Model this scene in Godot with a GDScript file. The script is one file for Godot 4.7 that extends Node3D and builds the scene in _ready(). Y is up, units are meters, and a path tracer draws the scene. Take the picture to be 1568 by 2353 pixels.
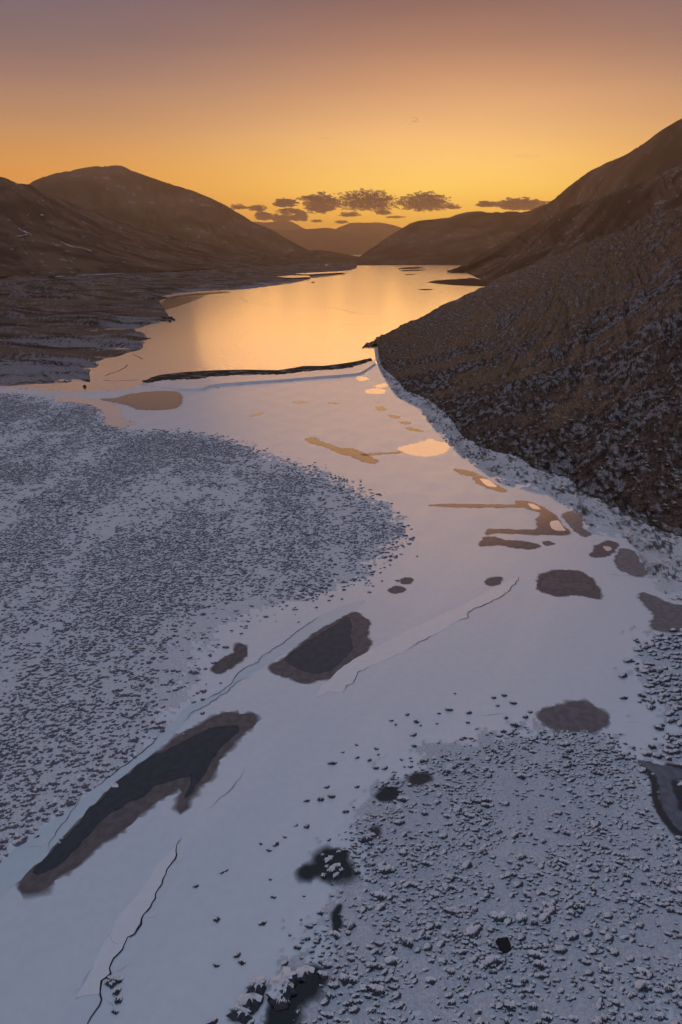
extends Node3D
# A frozen loch head at sunset, seen from a drone 50 m up. Pixel positions below are read off the photograph
# at a width of 1568; G() drops them on the ground, D() sets them at a distance in metres.
const W := 1568.0
const H := 2353.0
const CAM_Y := 50.0
const PITCH := 21.0
const FOV := 73.74
const HAZE := 0.00013
var rng := RandomNumberGenerator.new()
var focal := 0.0
var nz := {}
var M := {}
var names := {}
var keep_out: Array = []      # world polygons where no tussock grows
var t0 := 0
var land: Array = []          # the hills, to lay things on

# ---------------------------------------------------------------- helpers
func noise(key: String, freq: float, octaves := 3, sd := 1) -> FastNoiseLite:
	if not nz.has(key):
		var n := FastNoiseLite.new()
		n.noise_type = FastNoiseLite.TYPE_SIMPLEX_SMOOTH
		n.seed = sd + nz.size() * 17
		n.frequency = freq
		n.fractal_octaves = octaves
		nz[key] = n
	return nz[key]

func ray(px: float, py: float) -> Vector3:
	var x := (px - W / 2) / focal
	var y := (H / 2 - py) / focal
	var p := deg_to_rad(PITCH)
	return Vector3(x, y * cos(p) - sin(p), -cos(p) - y * sin(p))

func G(px: float, py: float, h := 0.0) -> Vector3:
	var r := ray(px, py)
	return Vector3(0, CAM_Y, 0) + r * ((h - CAM_Y) / r.y)

func D(px: float, py: float, d: float) -> Vector3:
	var r := ray(px, py)
	return Vector3(0, CAM_Y, 0) + r * (d / Vector2(r.x, r.z).length())

func project(p: Vector3) -> Vector2:
	var a := deg_to_rad(PITCH)
	var q := p - Vector3(0, CAM_Y, 0)
	var depth := -q.z * cos(a) - q.y * sin(a)
	var up := q.y * cos(a) - q.z * sin(a)
	return Vector2(W / 2 + q.x / depth * focal, H / 2 - up / depth * focal)

# a flat list of numbers read off an enlargement: origin in 1568 units, two enlarged pixels to one
func Z(ox: float, oy: float, a: Array, k := 0.5) -> PackedVector2Array:
	var out := PackedVector2Array()
	for i in range(0, a.size(), 2):
		out.append(Vector2(ox + a[i] * k, oy + a[i + 1] * k))
	return out

func ground_poly(p: PackedVector2Array) -> PackedVector2Array:
	var out := PackedVector2Array()
	for q in p:
		var g := G(q.x, q.y)
		out.append(Vector2(g.x, g.z))
	return out

func ground_rail(p: PackedVector2Array, h := 0.0) -> PackedVector3Array:
	var out := PackedVector3Array()
	for q in p:
		out.append(G(q.x, q.y, h))
	return out

func crest(a: Array) -> PackedVector3Array:
	var out := PackedVector3Array()
	for i in range(0, a.size(), 3):
		out.append(D(a[i], a[i + 1], a[i + 2]))
	return out

func shifted(r: PackedVector3Array, by: Vector3, drop := -1.0) -> PackedVector3Array:
	var out := PackedVector3Array()
	for p in r:
		var q := p + by
		if drop >= 0.0:
			q.y = -drop
		out.append(q)
	return out

# points along a rail, spaced as the picture shows them, rounded a little
func resample(r: PackedVector3Array, n: int) -> PackedVector3Array:
	var s := PackedFloat32Array([0.0])
	for i in range(1, r.size()):
		var step := r[i].distance_to(r[i - 1]) / (60.0 + Vector2(r[i].x, r[i].z).length())
		s.append(s[i - 1] + maxf(step, 1e-5))
	var out := PackedVector3Array()
	var k := 0
	for i in n:
		var t := s[-1] * i / (n - 1.0)
		while k < r.size() - 2 and s[k + 1] < t:
			k += 1
		var f := clampf((t - s[k]) / (s[k + 1] - s[k]), 0, 1)
		var a := r[maxi(k - 1, 0)]
		var d := r[mini(k + 2, r.size() - 1)]
		out.append(r[k].lerp(r[k + 1], f) if r.size() > 40 else r[k].lerp(r[k + 1], f).lerp(r[k].cubic_interpolate(r[k + 1], a, d, f), 0.6))
	return out

func commit(v: PackedVector3Array, c: PackedColorArray, idx: PackedInt32Array, mat: Material) -> ArrayMesh:
	if idx.size() >= 3:
		var up := 0.0
		for i in range(0, idx.size() - 2, maxi(3, (idx.size() / 300) * 3)):
			up += (v[idx[i + 2]] - v[idx[i]]).cross(v[idx[i + 1]] - v[idx[i]]).y
		if up < 0:
			for i in range(0, idx.size(), 3):
				var t := idx[i + 1]
				idx[i + 1] = idx[i + 2]
				idx[i + 2] = t
	var arr := []
	arr.resize(Mesh.ARRAY_MAX)
	arr[Mesh.ARRAY_VERTEX] = v
	if c.size() > 0:
		arr[Mesh.ARRAY_COLOR] = c
	arr[Mesh.ARRAY_INDEX] = idx
	var raw := ArrayMesh.new()
	raw.add_surface_from_arrays(Mesh.PRIMITIVE_TRIANGLES, arr)
	var st := SurfaceTool.new()
	st.create_from(raw, 0)
	st.generate_normals()
	var m := st.commit()
	m.surface_set_material(0, mat)
	return m

func numbered(called: String) -> String:
	names[called] = names.get(called, -1) + 1
	return called if names[called] == 0 else "%s_%03d" % [called, names[called]]

func put(called: String, mesh: Mesh, parent: Node = null) -> MeshInstance3D:
	var o := MeshInstance3D.new()
	o.mesh = mesh
	if parent:
		o.name = called
		parent.add_child(o, true)
	else:
		o.name = numbered(called)
		add_child(o)
	return o

func tag(o: Node, label: String, category := "", group := "", kind := "") -> void:
	if label: o.set_meta("label", label)
	if category: o.set_meta("category", category)
	if group: o.set_meta("group", group)
	if kind: o.set_meta("kind", kind)

# a surface through rails (each a line of points); shape(pos, u, v) may move a vertex, paint(pos, u, v) colours it
func loft(rails: Array, nu: int, nv: int, shape: Callable, paint: Callable, mat: Material) -> ArrayMesh:
	var rs: Array = []
	for r in rails:
		rs.append(resample(r, nu))
	var v := PackedVector3Array()
	var c := PackedColorArray()
	var idx := PackedInt32Array()
	var last := rs.size() - 1
	for j in nv:
		var t := float(j) / (nv - 1) * last
		var k := mini(int(t), last - 1)
		var f := t - k
		var ra: PackedVector3Array = rs[maxi(k - 1, 0)]
		var rb: PackedVector3Array = rs[k]
		var rc: PackedVector3Array = rs[k + 1]
		var rd: PackedVector3Array = rs[mini(k + 2, last)]
		for i in nu:
			var p := rb[i].cubic_interpolate(rc[i], ra[i], rd[i], f) if last > 1 else rb[i].lerp(rc[i], f)
			p = shape.call(p, float(i) / (nu - 1), t)
			v.append(p)
			c.append(paint.call(p, float(i) / (nu - 1), t))
	for j in nv - 1:
		for i in nu - 1:
			var a := j * nu + i
			idx.append_array([a, a + 1, a + nu, a + 1, a + nu + 1, a + nu])
	return commit(v, c, idx, mat)

func mixc(a: Color, b: Color, t: float) -> Color:
	return a.lerp(b, clampf(t, 0, 1))

func step_(a: float, b: float, x: float) -> float:
	return smoothstep(a, b, x)

# ---------------------------------------------------------------- materials
func grain_texture(size: int, freq: float, lo: float, hi: float, sd: int, octaves := 4, as_normal := 0.0) -> ImageTexture:
	var n := FastNoiseLite.new()
	n.seed = sd
	n.frequency = freq
	n.fractal_octaves = octaves
	n.noise_type = FastNoiseLite.TYPE_SIMPLEX
	var im := n.get_seamless_image(size, size, false, false, 0.12)
	if as_normal > 0.0:
		im.convert(Image.FORMAT_RGBA8)
		im.bump_map_to_normal_map(as_normal)
		return ImageTexture.create_from_image(im)
	im.convert(Image.FORMAT_L8)
	var d := im.get_data()
	for i in d.size():
		d[i] = int(255.0 * lerpf(lo, hi, smoothstep(0.2, 0.8, d[i] / 255.0)))
	var out := Image.create_from_data(size, size, false, Image.FORMAT_L8, d)
	out.convert(Image.FORMAT_RGB8)
	return ImageTexture.create_from_image(out)

func base_mat(rough: float, spec: float, vertex := true) -> StandardMaterial3D:
	var m := StandardMaterial3D.new()
	m.vertex_color_use_as_albedo = vertex
	m.roughness = rough
	m.metallic_specular = spec
	return m

func make_materials() -> void:
	var fine := grain_texture(512, 0.02, 0.6, 1.0, 5, 5)
	var soft := grain_texture(1024, 0.01, 0.985, 1.0, 9, 6)
	var gloss := grain_texture(512, 0.004, 0.88, 1.0, 19, 3)
	var faint := grain_texture(512, 0.02, 0.92, 1.0, 15, 4)
	var streaks := grain_texture(512, 0.012, 0.86, 1.0, 27, 6)
	var bump := grain_texture(512, 0.03, 0.0, 1.0, 21, 4)
	var ripple := grain_texture(512, 0.012, 0.0, 1.0, 33, 3)
	var m := base_mat(0.36, 0.6)
	m.metallic = 0.26
	m.uv1_triplanar = true; m.uv1_world_triplanar = true; m.uv1_scale = Vector3.ONE * 0.07
	m.albedo_texture = soft
	m.roughness_texture = gloss
	M.ice = m
	m = base_mat(0.6, 0.4)
	m.metallic = 0.05
	m.uv1_triplanar = true; m.uv1_world_triplanar = true; m.uv1_scale = Vector3.ONE * 0.25
	m.albedo_texture = faint
	m.heightmap_enabled = true; m.heightmap_texture = bump; m.heightmap_scale = 6.0
	M.snow = m
	m = base_mat(0.95, 0.15)
	m.uv1_triplanar = true; m.uv1_world_triplanar = true; m.uv1_scale = Vector3.ONE * 0.12
	m.albedo_texture = fine
	m.heightmap_enabled = true; m.heightmap_texture = bump; m.heightmap_scale = 40.0
	M.moor = m
	m = base_mat(1.0, 0.1)
	M.hill = m
	m = base_mat(0.9, 0.2)
	M.tussock = m
	# the open loch: thin new ice and still water
	m = base_mat(0.26, 0.5, false)
	m.metallic = 0.7
	m.albedo_color = Color(0.9, 0.86, 0.82)
	m.uv1_triplanar = true; m.uv1_world_triplanar = true; m.uv1_scale = Vector3.ONE * 0.02
	m.heightmap_enabled = true; m.heightmap_texture = ripple; m.heightmap_scale = 14.0
	m.clearcoat_enabled = true; m.clearcoat = 1.0; m.clearcoat_roughness = 0.15
	M.water = m
	m = base_mat(0.13, 0.5)
	m.transparency = BaseMaterial3D.TRANSPARENCY_ALPHA
	m.uv1_triplanar = true; m.uv1_world_triplanar = true; m.uv1_scale = Vector3.ONE * 0.11
	m.albedo_texture = streaks
	M.patch = m
	m = m.duplicate()
	m.metallic = 0.6
	m.roughness = 0.2
	m.albedo_texture = null
	M.wet = m
	m = base_mat(0.5, 0.3, false)
	m.albedo_color = Color(0.13, 0.14, 0.17)
	M.crack = m
	m = base_mat(1.0, 0.0, false)
	m.albedo_color = Color(0.5, 0.49, 0.48)
	m.backlight_enabled = true; m.backlight = Color(0.25, 0.2, 0.14)
	M.cloud = m
	m = base_mat(1.0, 0.0, false)
	m.albedo_color = Color(0.6, 0.59, 0.58, 0.3)
	m.transparency = BaseMaterial3D.TRANSPARENCY_ALPHA
	M.thin_cloud = m
	m = m.duplicate()
	m.albedo_color.a = 0.09
	M.faint_cloud = m
	m = base_mat(0.9, 0.3)
	M.rock = m

# ---------------------------------------------------------------- sky
func lin(r: float, g: float, b: float) -> Color:
	return Color(r / 255.0, g / 255.0, b / 255.0).srgb_to_linear()

func ramp(stops: Array, e: float) -> Color:
	for i in range(1, stops.size()):
		if e <= stops[i][0]:
			var t: float = (e - stops[i - 1][0]) / (stops[i][0] - stops[i - 1][0])
			var a: Color = stops[i - 1][1]
			return a.lerp(stops[i][1], smoothstep(-0.15, 1.15, t) if i > 90 else t)
	return stops[-1][1]

func make_sky() -> Sky:
	var high := [[26.0, lin(138, 126, 138)], [42.0, lin(128, 135, 153)], [64.0, lin(106, 128, 154)], [90.0, lin(92, 117, 146)]]
	var glow := [[0.0, lin(255, 180, 50)], [2.5, lin(255, 194, 68)], [4.5, lin(255, 207, 98)], [6.3, lin(248, 197, 112)], [8.4, lin(230, 177, 118)], [10.9, lin(198, 148, 109)], [13.4, lin(158, 117, 98)], [16.0, lin(121, 92, 88)]] + high
	var side := [[0.0, lin(228, 142, 46)], [2.5, lin(234, 152, 56)], [5.3, lin(218, 149, 70)], [8.0, lin(184, 136, 96)], [10.9, lin(142, 112, 102)], [13.4, lin(116, 99, 103)], [16.0, lin(102, 92, 104)]] + high
	var back := [[0.0, lin(116, 114, 138)], [8.0, lin(134, 126, 150)], [16.0, lin(134, 130, 154)]] + high
	var w := 1024
	var h := 512
	var veil := noise("veil", 0.03, 4)
	var im := Image.create_empty(w, h, false, Image.FORMAT_RGBF)
	for y in h:
		var e := maxf(90.0 - (y + 0.5) / h * 180.0, 0.0)
		var a := ramp(glow, e)
		var b := ramp(side, e)
		var c := ramp(back, e)
		# the colours above are what is seen through the valley's haze; the sky behind it is that much brighter
		var thick := HAZE * minf(14000.0, 400.0 / sin(deg_to_rad(maxf(e, 0.5))))
		var air := exp(thick * 0.62)
		for x in w:
			var d := absf((x + 0.5) / w * 360.0 - 8.0)
			if d > 180.0:
				d = 360.0 - d
			var t := exp(-pow(d / 18.0, 2.0))
			var far := smoothstep(26.0, 130.0, d)
			var wisp := 1.0 + 0.05 * veil.get_noise_2d(absf(x - w * 0.5) * 0.5, y * 4.0)
			im.set_pixel(x, y, b.lerp(a, t).lerp(c, far) * (air * wisp))
	var pm := PanoramaSkyMaterial.new()
	pm.panorama = ImageTexture.create_from_image(im)
	var s := Sky.new()
	s.sky_material = pm
	return s

# ---------------------------------------------------------------- ground features
# a flat patch with a ragged, feathered rim
func patch_mesh(world: PackedVector2Array, y: float, inner: Color, rim: Color, fringe: float, ragged: float, mat: Material = null) -> ArrayMesh:
	if Geometry2D.is_polygon_clockwise(world):
		world.reverse()
	var per := 0.0
	for i in world.size():
		per += world[i].distance_to(world[(i + 1) % world.size()])
	var ds := maxf(per / 170.0, 0.12)
	var line := PackedVector2Array()
	var n := world.size()
	for i in n:
		var a := world[i]
		var b := world[(i + 1) % n]
		var k := maxi(1, int(a.distance_to(b) / ds))
		for j in k:
			var f := float(j) / k
			line.append(a.lerp(b, f).lerp(a.cubic_interpolate(b, world[(i + n - 1) % n], world[(i + 2) % n], f), 0.7))
	var nn := noise("rag", 0.35, 3)
	var cnt := line.size()
	var out := PackedVector2Array()
	for i in cnt:
		var t := (line[(i + 1) % cnt] - line[(i + cnt - 1) % cnt]).normalized()
		var nr := Vector2(t.y, -t.x)
		out.append(line[i] + nr * nn.get_noise_2d(line[i].x, line[i].y) * ragged)
	var tri := Geometry2D.triangulate_polygon(out)
	if tri.is_empty():
		out = line
		tri = Geometry2D.triangulate_polygon(out)
	if tri.is_empty():
		var hull := Geometry2D.convex_hull(line)
		hull.remove_at(hull.size() - 1)
		out = hull
		tri = Geometry2D.triangulate_polygon(out)
	cnt = out.size()
	var v := PackedVector3Array()
	var c := PackedColorArray()
	for i in cnt:
		v.append(Vector3(out[i].x, y, out[i].y))
		c.append(inner)
	var idx := PackedInt32Array(tri)
	for ring in 2:
		for i in cnt:
			var t := (out[(i + 1) % cnt] - out[(i + cnt - 1) % cnt]).normalized()
			var nr := Vector2(t.y, -t.x)
			var q := out[i] + nr * fringe * (0.3 if ring == 0 else 0.75 + 0.9 * nn.get_noise_2d(out[i].x * 2.2, out[i].y * 2.2) + rng.randf_range(-0.15, 0.15))
			v.append(Vector3(q.x, y, q.y))
			c.append(Color(rim, 0.6 if ring == 0 else 0.0))
		var b := (ring + 1) * cnt
		for i in cnt:
			var j := (i + 1) % cnt
			idx.append_array([b - cnt + i, b + i, b - cnt + j, b - cnt + j, b + i, b + j])
	return commit(v, c, idx, mat if mat else M.patch)

func ice_patch(pts: PackedVector2Array, inner: Color, rim: Color, label: String, fringe := 0.5, y := 0.012, called := "ice_patch", category := "ice patch", group := "", ragged := 0.4, mat: Material = null) -> MeshInstance3D:
	var w := ground_poly(pts)
	keep_out.append(w)
	var o := put(called, patch_mesh(w, y, inner, rim, fringe, ragged, mat))
	tag(o, label, category, group)
	return o

# a ribbon along the ground: an open crack
func ribbon(pts: PackedVector2Array, width: float, y: float) -> ArrayMesh:
	var line := PackedVector2Array()
	var g := ground_poly(pts)
	var jag := noise("jag", 0.5, 3)
	for i in g.size() - 1:
		var k := maxi(2, int(g[i].distance_to(g[i + 1]) / 0.35))
		for j in k:
			line.append(g[i].lerp(g[i + 1], float(j) / k))
	line.append(g[-1])
	var v := PackedVector3Array()
	var idx := PackedInt32Array()
	var n := line.size()
	for i in n:
		var t := (line[mini(i + 1, n - 1)] - line[maxi(i - 1, 0)]).normalized()
		var nr := Vector2(-t.y, t.x)
		var c := line[i] + nr * jag.get_noise_2d(line[i].x * 1.3, line[i].y * 1.3) * 0.28
		var w := width * (0.55 + 0.9 * absf(jag.get_noise_2d(line[i].x + 90, line[i].y))) * minf(1.0, minf(i, n - 1 - i) / 6.0 + 0.1)
		v.append(Vector3(c.x - nr.x * w / 2, y, c.y - nr.y * w / 2))
		v.append(Vector3(c.x + nr.x * w / 2, y, c.y + nr.y * w / 2))
		if i < n - 1:
			idx.append_array([i * 2, i * 2 + 1, i * 2 + 2, i * 2 + 1, i * 2 + 3, i * 2 + 2])
	return commit(v, PackedColorArray(), idx, M.crack)

# a slab of ice with a real edge
func plate_mesh(pts: PackedVector2Array, y: float, thick: float, col: Color) -> ArrayMesh:
	var world := ground_poly(pts)
	if Geometry2D.is_polygon_clockwise(world):
		world.reverse()
	var jag := noise("jag", 0.5, 3)
	var line := PackedVector2Array()
	var n := world.size()
	for i in n:
		var k := maxi(1, int(world[i].distance_to(world[(i + 1) % n]) / 0.6))
		for j in k:
			var p := world[i].lerp(world[(i + 1) % n], float(j) / k)
			line.append(p + Vector2(jag.get_noise_2d(p.x, p.y), jag.get_noise_2d(p.x + 40, p.y)) * 0.3)
	var tri := Geometry2D.triangulate_polygon(line)
	if tri.is_empty():
		line = world
		tri = Geometry2D.triangulate_polygon(line)
	var v := PackedVector3Array()
	var c := PackedColorArray()
	var cnt := line.size()
	for lvl in [y, y, y - thick]:
		for p in line:
			v.append(Vector3(p.x, lvl, p.y))
			c.append(col)
	var idx := PackedInt32Array(tri)
	for i in cnt:
		var j := (i + 1) % cnt
		idx.append_array([cnt + i, 2 * cnt + i, cnt + j, cnt + j, 2 * cnt + i, 2 * cnt + j])
	var top := PackedVector3Array()
	for i in v.size():
		var k := i % cnt
		var t := (line[(k + 1) % cnt] - line[(k + cnt - 1) % cnt]).normalized()
		top.append(Vector3.UP if i < cnt else Vector3(t.y, 0, -t.x))
	var arr := []
	arr.resize(Mesh.ARRAY_MAX)
	arr[Mesh.ARRAY_VERTEX] = v
	arr[Mesh.ARRAY_COLOR] = c
	arr[Mesh.ARRAY_NORMAL] = top
	arr[Mesh.ARRAY_INDEX] = idx
	var m := ArrayMesh.new()
	m.add_surface_from_arrays(Mesh.PRIMITIVE_TRIANGLES, arr)
	m.surface_set_material(0, M.ice)
	return m

# ---------------------------------------------------------------- tussocks
func tussock_mesh(sd: int, cover: float, tall: float, shaded_straw: Color, piece := 0) -> ArrayMesh:
	var n := FastNoiseLite.new()
	n.seed = sd
	n.frequency = 1.5
	n.fractal_octaves = 3
	var r := RandomNumberGenerator.new()
	r.seed = sd
	var rings := 7
	var seg := 16
	var v := PackedVector3Array()
	var c := PackedColorArray()
	var idx := PackedInt32Array()
	var snow := Color(0.86, 0.87, 0.89)
	var long := r.randf_range(0.8, 1.5)
	for j in rings + 1:
		var t := float(j) / rings
		for i in seg:
			var a := TAU * i / seg
			# the tuft bulges above a narrower foot; blades hang out unevenly
			var rad := (0.78 + t * 0.75) if t < 0.3 else cos((t - 0.3) / 0.7 * PI / 2)
			rad = maxf(rad, 0.0) * (1.0 + 0.75 * n.get_noise_3d(cos(a) * 1.2, t * 0.9, sin(a) * 1.2) + r.randf_range(-0.12, 0.12))
			var y := tall * (t * (1.0 + 0.9 * n.get_noise_3d(cos(a) * rad * 1.6 + 7, 0, sin(a) * rad * 1.6)) + r.randf_range(-0.03, 0.05))
			var p := Vector3(cos(a) * rad * 0.5 * long, y - 0.03, sin(a) * rad * 0.5)
			v.append(p)
			# snow crown over grass; sunset side painted pale, camera side dark as shade
			var lit_snow := t * 0.9 - p.z * 1.25 - p.x * 0.35 + 0.55 * n.get_noise_3d(p.x * 3, p.y * 5, p.z * 3) - (1.0 - cover)
			c.append(snow if lit_snow > 0.3 else shaded_straw.lerp(shaded_straw * 1.7, r.randf()))
	for j in rings:
		for i in seg:
			var a := j * seg + i
			var b := j * seg + (i + 1) % seg
			for t: Array in [[a, b, a + seg], [b, b + seg, a + seg]]:
				var white := 0
				for k: int in t:
					if c[k].r > 0.5: white += 1
				if piece == 0 or (piece == 1) == (white < 2): idx.append_array(t)
	if piece == 1:
		for k in c.size():
			if c[k].r > 0.5: c[k] = shaded_straw
	elif piece == 2:
		for k in c.size(): c[k] = snow
	return commit(v, c, idx, M.tussock)

func blocked(p: Vector2) -> bool:
	for q in keep_out:
		if Geometry2D.is_point_in_polygon(p, q):
			return true
	return false

# spots of a field on a jittered net, its border feathered by `feather` metres
func scatter(poly: PackedVector2Array, gap: float, feather: float, density: Callable) -> Array:
	var lo := poly[0]
	var hi := poly[0]
	for p in poly:
		lo = lo.min(p)
		hi = hi.max(p)
	lo -= Vector2.ONE * feather
	hi += Vector2.ONE * feather
	var out: Array = []
	var x := lo.x
	while x < hi.x:
		var z := lo.y
		while z < hi.y:
			var p := Vector2(x, z) + Vector2(rng.randf() - 0.5, rng.randf() - 0.5) * gap * 1.3
			var q := p + Vector2(rng.randfn(), rng.randfn()) * feather
			var draw := rng.randf()
			if Geometry2D.is_point_in_polygon(q, poly):
				var s := project(Vector3(p.x, 0, p.y))
				if s.x > -160 and s.x < W + 160 and s.y < H + 160 and draw < density.call(p) and not blocked(p):
					out.append(p)
			z += gap
		x += gap
	return out

func multi(called: String, mesh: Mesh, xf: Array, parent: Node) -> void:
	var mm := MultiMesh.new()
	mm.transform_format = MultiMesh.TRANSFORM_3D
	mm.mesh = mesh
	mm.instance_count = xf.size()
	for i in xf.size():
		mm.set_instance_transform(i, xf[i])
	var o := MultiMeshInstance3D.new()
	o.multimesh = mm
	o.name = called
	o.set_meta("kind", "stuff")
	parent.add_child(o, true)

func stand(p: Vector2, size: float, y := 0.0) -> Transform3D:
	var b := Basis(Vector3.UP, rng.randf_range(-0.7, 0.7)).scaled(Vector3(size * rng.randf_range(0.8, 1.3), size * rng.randf_range(0.7, 1.2), size * rng.randf_range(0.8, 1.2)))
	return Transform3D(b, Vector3(p.x, y, p.y))

# ---------------------------------------------------------------- clouds
func cloud(x0: float, x1: float, top: float, base: float, lean: float, label: String, thin := false, count := 0) -> void:
	# rectangle in enlarged pixels of the cloud band
	var k := 0.5092
	var px0 := 508.1 + x0 * k
	var px1 := 508.1 + x1 * k
	var py0 := 399.2 + top * k
	var py1 := 399.2 + base * k
	var st := SurfaceTool.new()
	st.begin(Mesh.PRIMITIVE_TRIANGLES)
	var puff := SphereMesh.new()
	puff.radius = 1.0
	puff.height = 2.0
	puff.radial_segments = 5
	puff.rings = 2
	var far := 15000.0
	var per := far / 1480.0                     # metres for one pixel out there
	var n := noise("cloud", 0.045, 5)
	var wide := px1 - px0
	var tall := py1 - py0
	# small puffs wherever the noise is thick enough: a ragged heap, flatter below, frayed and swept above
	if count == 0:
		count = 3000
	count = int(clampf(wide * tall * 6.0, 200, 7000)) if not thin else count
	var frayed := PackedVector3Array()
	for i in count:
		var u := rng.randf_range(-0.08, 1.08)
		var t := rng.randf_range(-0.15, 1.12)
		var px := lerpf(px0, px1, u)
		var py := py1 - t * tall
		var du := (u - lean) / (lean if u < lean else 1.0 - lean)
		var dt := (t - 0.3) / (0.62 if t > 0.3 else 0.36)
		var thick := 1.0 - du * du * 0.85 - dt * dt * 0.7 + 0.75 * n.get_noise_2d(px * 1.1 - py * 0.7, py * 2.6 + top)
		if thin: thick += 0.15
		if thick < 0.06: continue
		var at := D(px, py, far + rng.randf_range(-1.0, 1.0) * tall * per * 0.4)
		if thick < 0.34 and not thin:
			frayed.append(at)
			continue
		var r := rng.randf_range(0.7, 1.4) * clampf(thick, 0.4, 1.0) * clampf(tall / 20.0, 0.5, 1.3)
		st.append_from(puff, 0, Transform3D(Basis.from_scale(Vector3(r * 1.6, r * 0.8, r * 1.2) * per), at))
	st.generate_normals()
	var m := st.commit()
	m.surface_set_material(0, M.faint_cloud if thin else M.cloud)
	var o := put("cloud", m)
	tag(o, label, "cloud", "clouds in the sunset sky")
	if thin: return
	st = SurfaceTool.new()
	st.begin(Mesh.PRIMITIVE_TRIANGLES)
	if frayed.is_empty(): return
	for at in frayed:
		var r := rng.randf_range(0.35, 0.8) * clampf(tall / 22.0, 0.6, 1.2)
		st.append_from(puff, 0, Transform3D(Basis.from_scale(Vector3(r * 2.2, r * 0.7, r * 1.2) * per), at))
	st.generate_normals()
	var veil := st.commit()
	veil.surface_set_material(0, M.thin_cloud)
	put("vapour", veil, o).set_meta("kind", "stuff")

# ---------------------------------------------------------------- hills
func hill(called: String, label: String, rails: Array, nu: int, nv: int, lumps: float, scale_: float, cols: Array, frost: float) -> MeshInstance3D:
	var big := noise("big" + called, 0.45 / scale_, 4)
	var small := noise("small" + called, 2.6 / scale_, 3)
	var tint := noise("tint" + called, 1.0 / scale_, 4)
	var fr := noise("frost" + called, 5.0 / scale_, 3)
	var cut := noise("cut" + called, 1.0, 3)
	var shape := func(p: Vector3, u: float, v: float) -> Vector3:
		var w := smoothstep(0.0, 0.35, v)
		var g := smoothstep(0.16, 0.0, absf(cut.get_noise_2d(u * 15.0 + v * 0.7, v * 0.8))) * smoothstep(0.2, 0.8, v) * smoothstep(2.1, 1.6, v)
		return p + Vector3(0, -g * lumps * 0.55 + (big.get_noise_2d(p.x, p.z) * lumps + small.get_noise_2d(p.x, p.z) * lumps * 0.22) * w, 0)
	var paint := func(p: Vector3, u: float, v: float) -> Color:
		var g := smoothstep(0.1, 0.0, absf(cut.get_noise_2d(u * 15.0 + v * 0.7, v * 0.8)))
		var a := tint.get_noise_2d(p.x, p.z)
		var b := small.get_noise_2d(p.x + 500, p.z)
		var c: Color = mixc(cols[0], cols[1], 0.5 + a * 1.3 + b * 0.7 - g * 0.4)
		return mixc(c, cols[2], step_(0.42 - frost, 0.52 - frost, fr.get_noise_2d(p.x, p.z * 1.4) + a * 0.35))
	var o := put(called, loft(rails, nu, nv, shape, paint, M.hill))
	tag(o, label, "", "", "structure")
	land.append((o.mesh as ArrayMesh).generate_triangle_mesh())
	return o

func lap(what: String) -> void:
	print(what, " ", Time.get_ticks_msec() - t0, " ms")

# ---------------------------------------------------------------- the scene
func _ready() -> void:
	t0 = Time.get_ticks_msec()
	rng.seed = 7
	focal = H / 2 / tan(deg_to_rad(FOV / 2))
	var cam := Camera3D.new()
	cam.name = "camera"
	cam.fov = FOV
	cam.near = 0.5
	cam.far = 60000.0
	cam.position = Vector3(0, CAM_Y, 0)
	cam.rotation_degrees = Vector3(-PITCH, 0, 0)
	add_child(cam)
	cam.current = true
	var env := Environment.new()
	env.background_mode = Environment.BG_SKY
	env.sky = make_sky()
	env.tonemap_mode = Environment.TONE_MAPPER_LINEAR
	env.tonemap_exposure = 1.12
	env.background_energy_multiplier = 1.0
	env.sdfgi_enabled = true
	env.ssao_enabled = true
	env.ssil_enabled = true
	env.volumetric_fog_enabled = true
	env.volumetric_fog_density = HAZE
	env.volumetric_fog_albedo = Color(1.0, 0.88, 0.74)
	env.volumetric_fog_anisotropy = 0.65
	var we := WorldEnvironment.new()
	we.name = "environment"
	we.environment = env
	add_child(we)
	var sun := DirectionalLight3D.new()
	sun.name = "sun"
	sun.light_color = Color(1.0, 0.72, 0.42)
	sun.light_energy = 0.15
	sun.light_angular_distance = 40.0
	sun.shadow_enabled = true
	sun.rotation_degrees = Vector3(-3.0, 172.0, 0)
	add_child(sun)
	lap("sky")
	make_materials()
	lap("materials")
	build_terrain()
	lap("terrain")
	build_patches()
	lap("patches")
	build_tussocks()
	lap("tussocks")
	build_clouds()
	lap("clouds")
	build_details()
	lap("details")

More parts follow.
